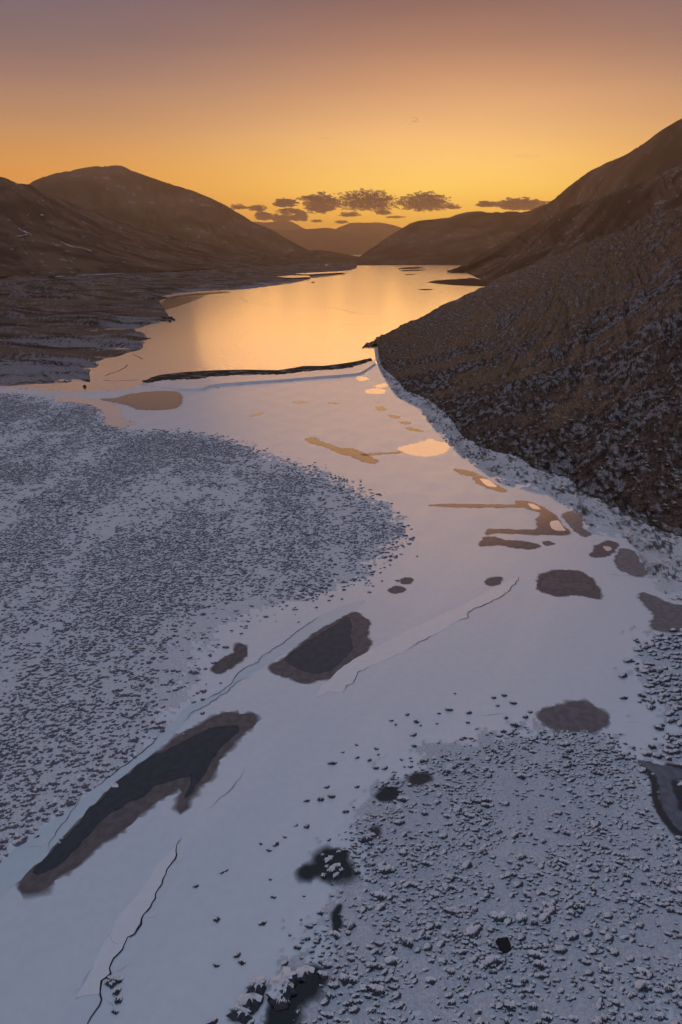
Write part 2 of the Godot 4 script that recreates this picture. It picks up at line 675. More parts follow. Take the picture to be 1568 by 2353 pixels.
func build_terrain() -> void:
	# --- base sheets
	var quad := func(x0: float, x1: float, z0: float, z1: float, y: float, mat: Material) -> ArrayMesh:
		return commit(PackedVector3Array([Vector3(x0, y, z0), Vector3(x1, y, z0), Vector3(x1, y, z1), Vector3(x0, y, z1)]), PackedColorArray(), PackedInt32Array([0, 1, 2, 0, 2, 3]), mat)
	var bed := base_mat(1.0, 0.1, false)
	bed.albedo_color = Color(0.25, 0.2, 0.17)
	var o: MeshInstance3D = put("ground", quad.call(-9000.0, 9000.0, -14200.0, 1500.0, -4.0, bed))
	tag(o, "dark peaty ground under the loch and hills", "", "", "structure")
	o = put("loch_water", quad.call(-1500.0, 1500.0, -3300.0, -180.0, -0.06, M.water))
	tag(o, "open loch water reflecting the golden sunset between the hills", "", "", "structure")
	o = put("distant_water", quad.call(-900.0, 1500.0, -9200.0, -5200.0, -0.06, M.water))
	tag(o, "bright sliver of distant water below the farthest hills", "", "", "structure")

	# --- the frozen, snow-dusted near part, and the snow between the tussocks
	var left_field := field_left()
	var low_field := field_low()
	var strip_field := field_strip()
	var strip := ground_poly(strip_outline())
	var nx := 420
	var nzr := 420
	var big := noise("drift", 0.018, 3)
	var mid := noise("drift2", 0.09, 3)
	var lump := noise("lump", 0.55, 3)
	var v := PackedVector3Array()
	var c := PackedColorArray()
	var zone := PackedByteArray()
	# the ice ends along a ragged line in the bay and at the gravel bar
	var open_px := Z(0, 0, [-400, 700, -400, 884, 60, 893, 110, 900, 160, 904, 210, 901, 255, 899, 300, 893, 326, 886], 1.0)
	open_px.append_array(bar_lower())
	open_px.append_array(Z(0, 0, [866, 826, 866, 700], 1.0))
	var open_water := ground_poly(open_px)
	for j in nzr:
		var z := -12.0 - 7.0 * (exp(float(j) / (nzr - 1) * 3.9) - 1.0)
		for i in nx:
			var x := (float(i) / (nx - 1) * 2.0 - 1.0) * (32.0 - z * 0.72)
			var p := Vector2(x, z)
			var q := p + Vector2(mid.get_noise_2d(x * 2, z * 2), mid.get_noise_2d(x * 2 + 300, z * 2)) * 4.0 + Vector2(rng.randfn(), rng.randfn()) * 0.9
			var f := 0
			if Geometry2D.is_point_in_polygon(q, left_field): f = 1
			elif Geometry2D.is_point_in_polygon(q, low_field): f = 2
			elif Geometry2D.is_point_in_polygon(q, strip_field): f = 3
			if f == 1 and (Geometry2D.is_point_in_polygon(p, strip) or Geometry2D.is_point_in_polygon(p + Vector2(-1.2, -1.0), strip)): f = 0
			var y := 0.0
			var col: Color
			if f > 0:
				y = 0.03 + 0.07 * lump.get_noise_2d(x, z)
				col = Color(0.76, 0.81, 0.87).lerp(Color(0.85, 0.88, 0.92), 0.5 + lump.get_noise_2d(x * 1.7, z * 1.7))
				# snow of the near field painted darker and bluer, as shade below lit caps
				if f > 1: col = Color(0.62, 0.69, 0.77).lerp(Color(0.72, 0.78, 0.84), 0.5 + lump.get_noise_2d(x * 1.7, z * 1.7) + mid.get_noise_2d(x, z) * 0.6)
			else:
				var d := big.get_noise_2d(x, z * 0.7)
				var e := mid.get_noise_2d((x + z * 0.55) * 0.9, (z - x * 0.55) * 0.16)
				col = Color(0.73, 0.79, 0.85).lerp(Color(0.77, 0.815, 0.86), step_(-0.3, 0.35, d * 0.6 + e * 0.9))
			if z < -230.0 and Geometry2D.is_point_in_polygon(p + Vector2(mid.get_noise_2d(x * 3, z), mid.get_noise_2d(x, z * 2 + 90)) * 5.0, open_water): f = 9
			v.append(Vector3(x, y, z))
			c.append(col)
			zone.append(f)
	var ice := PackedInt32Array()
	var snow := PackedInt32Array()
	for j in nzr - 1:
		for i in nx - 1:
			var a := j * nx + i
			if zone[a] == 9: continue
			var into := snow if zone[a] > 0 else ice
			into.append_array([a, a + nx, a + 1, a + 1, a + nx, a + nx + 1])
			if zone[a] > 0: snow = into
			else: ice = into
	o = put("frozen_loch", commit(v, c, ice, M.ice))
	tag(o, "smooth frozen loch surface dusted with snow", "", "", "structure")
	o = put("snow_field", commit(v, c, snow, M.snow))
	tag(o, "uneven snow lying between the grass tussocks", "", "", "structure")

	# --- far hills
	var brown := [Color(0.045, 0.033, 0.027), Color(0.16, 0.104, 0.07), Color(0.34, 0.29, 0.28)]
	var F := func(a: Array, k0: float) -> PackedVector3Array:
		var out: Array = []
		for i in range(0, a.size(), 2):
			out.append_array([508.1 + a[i] * 0.5092, 399.2 + a[i + 1] * 0.5092, k0])
		return crest(out)
	var far_hill := func(called: String, label: String, line: PackedVector3Array, deep: float) -> void:
		var foot := shifted(line, Vector3(0, 0, deep), 5.0)
		var rear := shifted(line, Vector3(0, 0, -deep), 5.0)
		var midr := PackedVector3Array()
		for i in line.size():
			midr.append(foot[i].lerp(line[i], 0.6) + Vector3(0, line[i].y * 0.08, 0))
		hill(called, label, [foot, midr, line, rear], 90, 30, 12.0, 600.0, brown, -0.3)
	far_hill.call("hill_farthest", "palest far ridge seen behind the tree-edged mountain", F.call([60, 262, 120, 232, 160, 220, 200, 224, 250, 222, 290, 214, 330, 226, 375, 250, 430, 275, 500, 300], 12500.0), 1500.0)
	far_hill.call("hill_far_rounded", "hazy flat-topped far hill under the dark clouds", F.call([440, 290, 530, 248, 560, 236, 590, 226, 650, 225, 720, 223, 760, 231, 800, 243, 840, 256, 900, 285, 960, 310], 11000.0), 1200.0)
	far_hill.call("hill_far_sloping", "hazy far ridge sloping down to the distant water", F.call([120, 235, 190, 245, 260, 256, 320, 255, 380, 252, 440, 249, 480, 247, 540, 259, 620, 285, 700, 312, 730, 325, 800, 352], 9600.0), 900.0)

	# --- mountain on the left, its spur with a few trees
	var l3 := crest([-260, 470, 4300, -120, 480, 4300, 0, 470, 4300, 82, 431, 4400, 110, 418, 4400, 135, 409, 4400, 170, 402, 4450, 205, 395, 4450, 240, 390, 4450, 270, 387, 4450, 297, 387, 4450, 310, 394, 4400, 335, 403, 4400, 360, 413, 4350, 415, 430, 4300, 470, 449, 4200, 520, 470, 4100, 555, 490, 4000, 590, 513, 3950, 612, 523, 3900, 630, 530, 3850, 665, 551, 3750, 700, 572, 3600, 740, 590, 3500])
	var l3foot := crest([-260, 585, 2500, 0, 585, 2500, 200, 585, 2600, 400, 585, 2700, 560, 588, 2800, 640, 590, 2900, 740, 594, 3100])
	for i in l3foot.size(): l3foot[i].y = -2.0
	var l3mid := PackedVector3Array()
	var a1 := resample(l3foot, 40)
	var a2 := resample(l3, 40)
	for i in 40: l3mid.append(a1[i].lerp(a2[i], 0.55) - Vector3(0, a2[i].y * 0.04, 0))
	hill("mountain_left", "broad rounded brown mountain with a shallow summit", [a1, l3mid, l3, shifted(l3, Vector3(0, 0, -1500), 4.0)], 260, 120, 16.0, 420.0, brown, -0.12)
	# --- the nearer hill on the left, running down in front of the mountain
	var l2 := crest([-300, 380, 1900, -120, 395, 1950, 0, 408, 2000, 20, 413, 2000, 40, 421, 2050, 72, 425, 2100, 100, 440, 2150, 150, 462, 2250, 200, 483, 2350, 260, 505, 2450, 330, 527, 2550, 420, 548, 2650, 520, 566, 2750, 600, 580, 2850, 680, 592, 2950])
	var l2foot := crest([-300, 640, 1000, 0, 636, 1080, 150, 632, 1150, 300, 627, 1250, 450, 619, 1500, 600, 611, 2000, 680, 606, 2300])
	for i in l2foot.size(): l2foot[i].y = maxf(l2foot[i].y, 4.0)
	a1 = resample(l2foot, 40)
	a2 = resample(l2, 40)
	var l2mid := PackedVector3Array()
	for i in 40: l2mid.append(a1[i].lerp(a2[i], 0.5) - Vector3(0, a2[i].y * 0.08, 0))
	hill("hill_left", "dark brown hillside running down in front of the rounded mountain", [a1, l2mid, l2, shifted(l2, Vector3(-200, -60, -700))], 260, 150, 9.0, 160.0, brown, -0.1)
	# --- knoll at the loch's far end
	var kn := crest([560, 592, 3000, 640, 584, 3100, 700, 576, 3200, 735, 575, 3200, 770, 579, 3250, 800, 585, 3300, 820, 589, 3300, 835, 592, 3300, 880, 596, 3200, 960, 600, 3100])
	hill("knoll_far", "low dark knoll at the far end of the loch", [ground_rail(Z(0, 0, [560, 613, 640, 613, 720, 612, 800, 611, 880, 610.2, 960, 610], 1.0), -0.5), kn, shifted(kn, Vector3(0, 0, -700), 4.0)], 120, 40, 4.0, 90.0, brown, -0.2)
	# --- mountains on the right
	var r3 := crest([800, 606, 3500, 838, 583, 3600, 870, 560, 3700, 900, 541, 3800, 925, 528, 3850, 955, 514, 3900, 985, 509, 3900, 1030, 505, 3900, 1060, 495, 3900, 1095, 491, 3900, 1130, 493, 3800, 1165, 491, 3700, 1205, 490, 3600, 1240, 478, 3400, 1265, 467, 3300, 1300, 440, 3100, 1345, 407, 2900, 1395, 382, 2700, 1430, 366, 2600, 1478, 335, 2500, 1500, 318, 2450, 1530, 302, 2400, 1568, 283, 2350, 1650, 250, 2300, 1800, 220, 2200])
	var r3foot := crest([800, 610, 2600, 900, 609.5, 2600, 1000, 609.5, 2600, 1070, 609.5, 2600, 1150, 612, 2300, 1250, 620, 2000, 1400, 640, 1500, 1568, 670, 1200, 1800, 680, 1100])
	for i in r3foot.size(): r3foot[i].y = -0.5
	a1 = resample(r3foot, 50)
	a2 = resample(r3, 50)
	var r3mid := PackedVector3Array()
	for i in 50: r3mid.append(a1[i].lerp(a2[i], 0.55) - Vector3(0, a2[i].y * 0.05, 0))
	hill("mountain_right", "tall brown mountain rising steeply above the loch's far corner", [a1, r3mid, r3, shifted(r3, Vector3(300, 0, -1500), 4.0)], 280, 150, 12.0, 300.0, brown, -0.12)
	var r2 := crest([1040, 628, 1700, 1064, 619, 1800, 1084, 606, 1950, 1109, 589, 2050, 1144, 570, 2050, 1184, 548, 2000, 1234, 521, 1900, 1300, 488, 1750, 1400, 447, 1550, 1480, 418, 1400, 1568, 388, 1300, 1800, 320, 1100])
	var r2foot := ground_rail(Z(0, 0, [1062, 621, 1085, 634, 1110, 645, 1150, 655, 1250, 665, 1400, 690, 1568, 720, 1800, 760], 1.0), -0.5)
	a1 = resample(r2foot, 50)
	a2 = resample(r2, 50)
	var r2mid := PackedVector3Array()
	for i in 50: r2mid.append(a1[i].lerp(a2[i], 0.5) - Vector3(0, a2[i].y * 0.06, 0))
	hill("hillside_right_far", "hazy brown hillside behind the near heather slope", [a1, r2mid, r2, shifted(r2, Vector3(300, -80, -400))], 260, 170, 8.0, 110.0, brown, -0.08)
	build_near_hill()
	build_moor()
	build_shore_details()

func near_shore() -> PackedVector2Array:
	return Z(0, 0, [868, 797, 872, 822, 880, 845, 909, 871, 934, 899, 984, 918, 1034, 961, 1064, 1004, 1124, 1036, 1184, 1048, 1234, 1079, 1304, 1098, 1334, 1129, 1384, 1152, 1434, 1180, 1494, 1209, 1568, 1233, 1700, 1290, 1850, 1360], 1.0)

func build_near_hill() -> void:
	var shore := ground_rail(near_shore(), 0.3)
	var top := crest([866, 793, 395, 885, 776, 425, 930, 749, 480, 965, 731, 520, 1000, 714, 560, 1060, 686, 650, 1110, 661, 750, 1180, 629, 760, 1260, 600, 710, 1340, 570, 640, 1430, 532, 540, 1500, 504, 470, 1568, 474, 415, 1700, 410, 350, 1850, 340, 300])
	for i in top.size(): top[i].y = maxf(top[i].y, 0.4)
	var a := resample(shore, 70)
	var b := resample(top, 70)
	var m1 := PackedVector3Array()
	for i in 70: m1.append(a[i].lerp(b[i], 0.5) + Vector3(0, b[i].y * 0.05, 0))
	var rear := PackedVector3Array()
	for p in b: rear.append(p + Vector3(120, -0.45 * p.y - 3.0, -170))
	var big := noise("hb", 0.016, 3)
	var mid := noise("hm", 0.07, 3)
	var sm := noise("hs", 0.42, 3)
	var fr := noise("hf", 0.4, 3)
	var band := noise("hband", 0.02, 4)
	var cut := noise("hcut", 1.0, 2)
	var gully := func(u: float, v: float) -> float:
		return smoothstep(0.3, 0.0, absf(cut.get_noise_2d(u * 11.0 + v * 1.6, v * 1.4))) * smoothstep(0.1, 0.6, v)
	var shape := func(p: Vector3, u: float, v: float) -> Vector3:
		var w := smoothstep(0.0, 0.3, v)
		var s := sm.get_noise_2d(p.x, p.z)
		return p + Vector3(0, big.get_noise_2d(p.x, p.z) * 4.0 * w * minf(1.0, 0.1 + p.y / 25.0) + mid.get_noise_2d(p.x, p.z) * 1.3 * w + maxf(s, -0.1) * 0.7 - gully.call(u, v) * 1.3 * minf(1.0, p.y / 12.0), 0)
	var paint := func(p: Vector3, u: float, v: float) -> Color:
		var s := sm.get_noise_2d(p.x, p.z)
		var t := band.get_noise_2d(p.x * 0.6, p.z)
		var m := mid.get_noise_2d(p.x + 70, p.z)
		# dead grass on the far, higher part, heather and bare peat nearer the frozen head of the loch
		var veg := step_(-0.22, 0.22, t * 0.9 + m * 0.4 + (p.z + 235.0) / 260.0 - (v - 0.75) * 0.5 + gully.call(u, v) * 0.12)
		var c := mixc(mixc(Color(0.5, 0.32, 0.195), Color(0.25, 0.165, 0.112), 0.4 + s * 1.3 + m * 0.9 + t * 0.5), mixc(Color(0.28, 0.195, 0.15), Color(0.07, 0.057, 0.05), 0.5 + s * 1.5 + m * 0.7 + t * 0.6), veg)
		var f := fr.get_noise_2d(p.x * 1.2, p.z * 0.7 - p.x * 0.4) - s * 0.3 + m * 0.6 + t * 0.35 + veg * 0.12
		return mixc(c, Color(0.68, 0.64, 0.64), step_(0.24, 0.44, f) * 0.75)
	var mesh := loft([a, m1, b, rear], 520, 420, shape, paint, M.moor)
	var o := put("hillside_right_near", mesh)
	tag(o, "steep heather hillside flecked with frost above the frozen shore", "", "", "structure")
	# heather clumps on the nearer slope
	var tm := mesh.generate_triangle_mesh()
	var bushes: Array = [[], []]
	var grow := noise("grow", 0.05, 3)
	for i in 4200:
		var u := pow(rng.randf(), 0.6) * 68.0
		var k := int(u)
		var f := pow(rng.randf(), 1.3) * 0.9
		var p := a[k].lerp(a[k + 1], u - k).lerp(b[k].lerp(b[k + 1], u - k), f)
		p += Vector3(rng.randf_range(-3, 3), 0, rng.randf_range(-3, 3))
		if grow.get_noise_2d(p.x, p.z) + rng.randf() * 0.7 + (p.z + 215.0) / 500.0 < 0.36: continue
		var hit := tm.intersect_ray(Vector3(p.x, 300, p.z), Vector3.DOWN)
		if hit.is_empty(): continue
		bushes[i % 2].append(stand(Vector2(p.x, p.z), rng.randf_range(0.35, 1.0) * (1.0 + 0.8 * rng.randf() * rng.randf()), (hit["position"] as Vector3).y - 0.05))
	var heather := Node3D.new()
	heather.name = "heather"
	add_child(heather)
	tag(heather, "dark heather clumps covering the near slope", "heather", "", "stuff")
	for i in 2:
		multi("clumps", heather_mesh(50 + i), bushes[i], heather)

func heather_mesh(sd: int) -> ArrayMesh:
	var n := FastNoiseLite.new()
	n.seed = sd
	n.frequency = 1.3
	var v := PackedVector3Array()
	var c := PackedColorArray()
	var idx := PackedInt32Array()
	var r := RandomNumberGenerator.new()
	r.seed = sd
	for j in 5:
		for i in 9:
			var a := TAU * i / 9
			var t := j / 4.0
			var rad := cos(t * PI / 2) * (1.0 + 0.7 * n.get_noise_3d(cos(a), t, sin(a)))
			var p := Vector3(cos(a) * rad * 0.6, 0.34 * t * (1.0 + 0.6 * n.get_noise_2d(cos(a) * 3, sin(a) * 3)), sin(a) * rad * 0.6)
			v.append(p)
			c.append(Color(0.7, 0.68, 0.7) if r.randf() < 0.06 + 0.2 * t else Color(0.08, 0.058, 0.05).lerp(Color(0.2, 0.14, 0.1), r.randf()))
	for j in 4:
		for i in 9:
			var a := j * 9 + i
			var b := j * 9 + (i + 1) % 9
			idx.append_array([a, b, a + 9, b, b + 9, a + 9])
	return commit(v, c, idx, M.tussock)

func build_moor() -> void:
	# shore of the left bank, from the loch's far end to the near corner (enlargement with origin 0, 363)
	var s := Z(0, 363, [1640, 508, 1600, 520, 1568, 534, 1500, 547, 1430, 555, 1380, 570, 1340, 578, 1260, 588, 1150, 602, 1060, 609, 960, 614, 860, 622, 790, 634, 745, 650, 720, 672, 690, 700, 690, 716, 740, 729, 795, 741, 780, 755, 700, 764, 650, 780, 596, 797, 640, 820, 705, 832, 665, 850, 655, 880, 600, 895, 520, 925, 470, 945, 450, 962, 415, 985, 420, 1033, 370, 1018, 300, 1040, 180, 1040, 60, 1050, 0, 1056, -200, 1075, -500, 1110])
	var shore := ground_rail(s, -0.12)
	var back := crest([820, 601, 2900, 700, 606, 2500, 600, 610, 2100, 450, 617, 1600, 300, 626, 1300, 150, 631, 1180, 0, 634, 1110, -300, 636, 1030, -700, 640, 900])
	for i in back.size(): back[i].y = maxf(back[i].y, 5.0)
	var a := resample(shore, 420)
	var b := resample(back, 420)
	# the land climbs gently and is crossed by low swells and peat cuttings
	var near := PackedVector3Array()
	var m1 := PackedVector3Array()
	for i in 420:
		near.append(a[i].lerp(b[i], 0.10) + Vector3(0, 0.4, 0))
		m1.append(a[i].lerp(b[i], 0.4))
		m1[i].y = 3.0 + b[i].y * 0.12
	var swell := noise("swell", 0.012, 4)
	var hag := noise("hag", 0.05, 3)
	var sm := noise("ms", 0.35, 3)
	var t1 := noise("mt", 0.015, 4)
	var shape := func(p: Vector3, _u: float, v: float) -> Vector3:
		var w := smoothstep(0.15, 1.6, v)
		var edge := smoothstep(0.0, 0.25, v)
		return p + Vector3(0, swell.get_noise_2d(p.x * 0.6, p.z) * 5.0 * w + hag.get_noise_2d(p.x * 0.6, p.z) * 1.5 * edge + sm.get_noise_2d(p.x, p.z) * 0.35 * edge, 0)
	var paint := func(p: Vector3, _u: float, v: float) -> Color:
		var t := t1.get_noise_2d(p.x * 0.5, p.z)
		var h := hag.get_noise_2d(p.x * 0.4 + 60, p.z)
		var m := sm.get_noise_2d(p.x, p.z)
		var c := mixc(Color(0.09, 0.072, 0.062), Color(0.42, 0.285, 0.21), 0.62 + t * 1.5 + h * 0.8 + m * 0.3)
		var f := h * 0.7 - t * 0.5 + m * 0.6
		var low := 1.0 - smoothstep(0.5, 1.5, v + t * 0.6)
		c = mixc(c, Color(0.74, 0.7, 0.73), step_(0.12, 0.34, f + low * 0.34) * (0.5 + 0.4 * low))
		if v < 0.05 + 0.04 * h: c = Color(0.06, 0.048, 0.045)
		return c
	var o := put("moorland", loft([a, near, m1, b], 420, 300, shape, paint, M.moor))
	land.append((o.mesh as ArrayMesh).generate_triangle_mesh())
	tag(o, "brown boggy moorland sloping down to the loch's shore", "", "", "structure")

func bar_lower() -> PackedVector2Array:
	return Z(0, 363, [655, 1032, 680, 1046, 740, 1056, 790, 1062, 850, 1071, 930, 1069, 980, 1052, 1100, 1041, 1250, 1031, 1400, 1019, 1568, 1006, 1660, 995, 1728, 950])

func build_shore_details() -> void:
	# --- gravel bar across the loch
	var up := ground_rail(Z(0, 363, [655, 1030, 690, 1010, 740, 995, 830, 985, 980, 975, 1150, 972, 1270, 975, 1340, 965, 1400, 955, 1480, 955, 1568, 945, 1630, 935, 1700, 920]), -0.1)
	var dn := ground_rail(bar_lower(), -0.05)
	var a := resample(up, 160)
	var b := resample(dn, 160)
	var ridge := PackedVector3Array()
	var foot := PackedVector3Array()
	var apron := PackedVector3Array()
	var lip := PackedVector3Array()
	var lip2 := PackedVector3Array()
	var n := noise("bar", 0.12, 3)
	for i in 160:
		var u := i / 159.0
		var bare := 0.5 + 0.08 * n.get_noise_1d(i * 3.0) + 0.3 * smoothstep(0.16, 0.0, u)
		ridge.append(a[i].lerp(b[i], bare * 0.55) + Vector3(0, 0.8, 0))
		foot.append(a[i].lerp(b[i], bare) + Vector3(0, 0.2, 0))
		apron.append(a[i].lerp(b[i], bare * 0.9) + Vector3(0, 0.3, 0))
		lip.append(a[i].lerp(b[i], 0.975) + Vector3(0, 0.7 * smoothstep(0.05, 0.3, u) + 0.1, 0))
		lip2.append(a[i].lerp(b[i], 1.0) + Vector3(0, 0.0, 0))
	var shape := func(p: Vector3, _u: float, v: float) -> Vector3:
		return p + Vector3(0, n.get_noise_2d(p.x, p.z) * 0.25 * smoothstep(0, 0.4, v), 0)
	var paint := func(p: Vector3, _u: float, _v: float) -> Color:
		var k := n.get_noise_2d(p.x * 0.8, p.z * 2.5)
		return mixc(Color(0.15, 0.11, 0.088), Color(0.6, 0.57, 0.56), step_(0.2, 0.3, k))
	var o := put("gravel_bar", loft([a, ridge, foot], 160, 30, shape, paint, M.moor))
	tag(o, "long low gravel bar, bare on its far edge, snowy behind", "gravel bar")
	var flat := func(p: Vector3, _u: float, _v: float) -> Vector3: return p
	var white := func(p: Vector3, _u: float, _v: float) -> Color: return Color(0.8, 0.79, 0.8).lerp(Color(0.87, 0.86, 0.86), 0.5 + n.get_noise_2d(p.x, p.z))
	put("snow_apron", loft([apron, lip], 160, 14, flat, white, M.ice), o)
	put("ice_ledge", loft([shifted(lip, Vector3(0, -0.01, 0)), lip2], 160, 4, flat, white, M.snow), o)
	# --- frosted stony shore under the heather hillside
	var outer := ground_rail(Z(0, 0, [860, 803, 864, 826, 873, 852, 889, 880, 909, 911, 954, 936, 984, 971, 1020, 1014, 1064, 1054, 1104, 1084, 1144, 1109, 1184, 1124, 1264, 1142, 1294, 1164, 1339, 1194, 1359, 1229, 1434, 1241, 1459, 1264, 1474, 1289, 1484, 1321, 1499, 1351, 1534, 1379, 1568, 1391, 1700, 1450, 1850, 1510], 1.0), -0.06)
	var inner := ground_rail(near_shore(), 1.0)
	var ra := resample(outer, 320)
	var rb := resample(inner, 320)
	var rm := PackedVector3Array()
	for i in 320:
		rm.append(ra[i].lerp(rb[i], 0.35))
		rm[i].y = 0.3
	var st := noise("stone", 0.55, 3)
	var ps := noise("pshore", 0.16, 3)
	var shape2 := func(p: Vector3, _u: float, v: float) -> Vector3:
		return p + Vector3(0, (maxf(st.get_noise_2d(p.x, p.z), -0.15) * 0.75 + ps.get_noise_2d(p.x, p.z) * 0.5) * smoothstep(0.0, 0.4, v), 0)
	var paint2 := func(p: Vector3, _u: float, v: float) -> Color:
		var s := st.get_noise_2d(p.x * 1.3, p.z * 1.3)
		var t := ps.get_noise_2d(p.x + 30, p.z)
		var c := mixc(Color(0.82, 0.8, 0.81), Color(0.14, 0.125, 0.125), step_(0.1, 0.3, s + t * 0.8 + (v - 1.4) * 0.16))
		return c
	o = put("stony_shore", loft([ra, rm, rb], 460, 90, shape2, paint2, M.snow))
	tag(o, "frosted stony shore strip below the heather hillside", "", "", "structure")

func strip_outline() -> PackedVector2Array:
	return Z(0, 1343, [1690, 70, 1568, 98, 1440, 157, 1290, 272, 1210, 327, 1140, 377, 1040, 472, 930, 532, 860, 562, 770, 652, 730, 692, 640, 782, 560, 842, 430, 937, 370, 992, 200, 1112, 80, 1195, 0, 1280, -120, 1400, -120, 1520, 0, 1436, 95, 1360, 215, 1240, 295, 1157, 375, 1066, 435, 1004, 495, 944, 555, 886, 615, 844, 685, 786, 735, 752, 800, 680, 900, 592, 1020, 512, 1100, 442, 1190, 392, 1280, 332, 1440, 222, 1568, 152, 1660, 100])

# outlines of the tussock fields, on the ground
func field_left() -> PackedVector2Array:
	var p := Z(0, 871, [-260, 70, 0, 70, 180, 90, 260, 110, 330, 108, 420, 130, 450, 180, 500, 228, 560, 240, 700, 241, 850, 246, 960, 266, 1080, 302, 1200, 350, 1320, 388, 1450, 430, 1568, 480, 1628, 530, 1698, 560, 1768, 600, 1818, 650, 1838, 720, 1788, 780, 1718, 850, 1648, 920, 1568, 950, 1480, 975, 1380, 1005, 1250, 1060, 1120, 1110])
	p.append_array(Z(0, 1343, [1020, 205, 940, 270, 890, 340, 865, 450, 840, 560, 750, 640, 690, 715, 560, 830, 430, 930, 300, 1030, 170, 1125, 60, 1200, 0, 1270, -260, 1420]))
	return ground_poly(p)

func field_low() -> PackedVector2Array:
	var p := Z(784, 1343, [-330, 2200, -250, 1900, -130, 1760, -120, 1600, 0, 1380, 20, 1200, 130, 1020, 190, 900, 330, 830, 480, 760, 700, 700, 900, 668, 1000, 680, 1200, 692, 1300, 742, 1390, 825, 1425, 880, 1440, 1000, 1490, 1080, 1560, 1160, 1700, 1300, 1900, 1500, 1900, 2200])
	return ground_poly(p)

func field_strip() -> PackedVector2Array:
	return ground_poly(Z(784, 1343, [1400, 235, 1568, 218, 1900, 260, 1900, 900, 1568, 850, 1470, 815, 1440, 690, 1568, 690, 1568, 645, 1470, 600, 1400, 500, 1370, 400]))

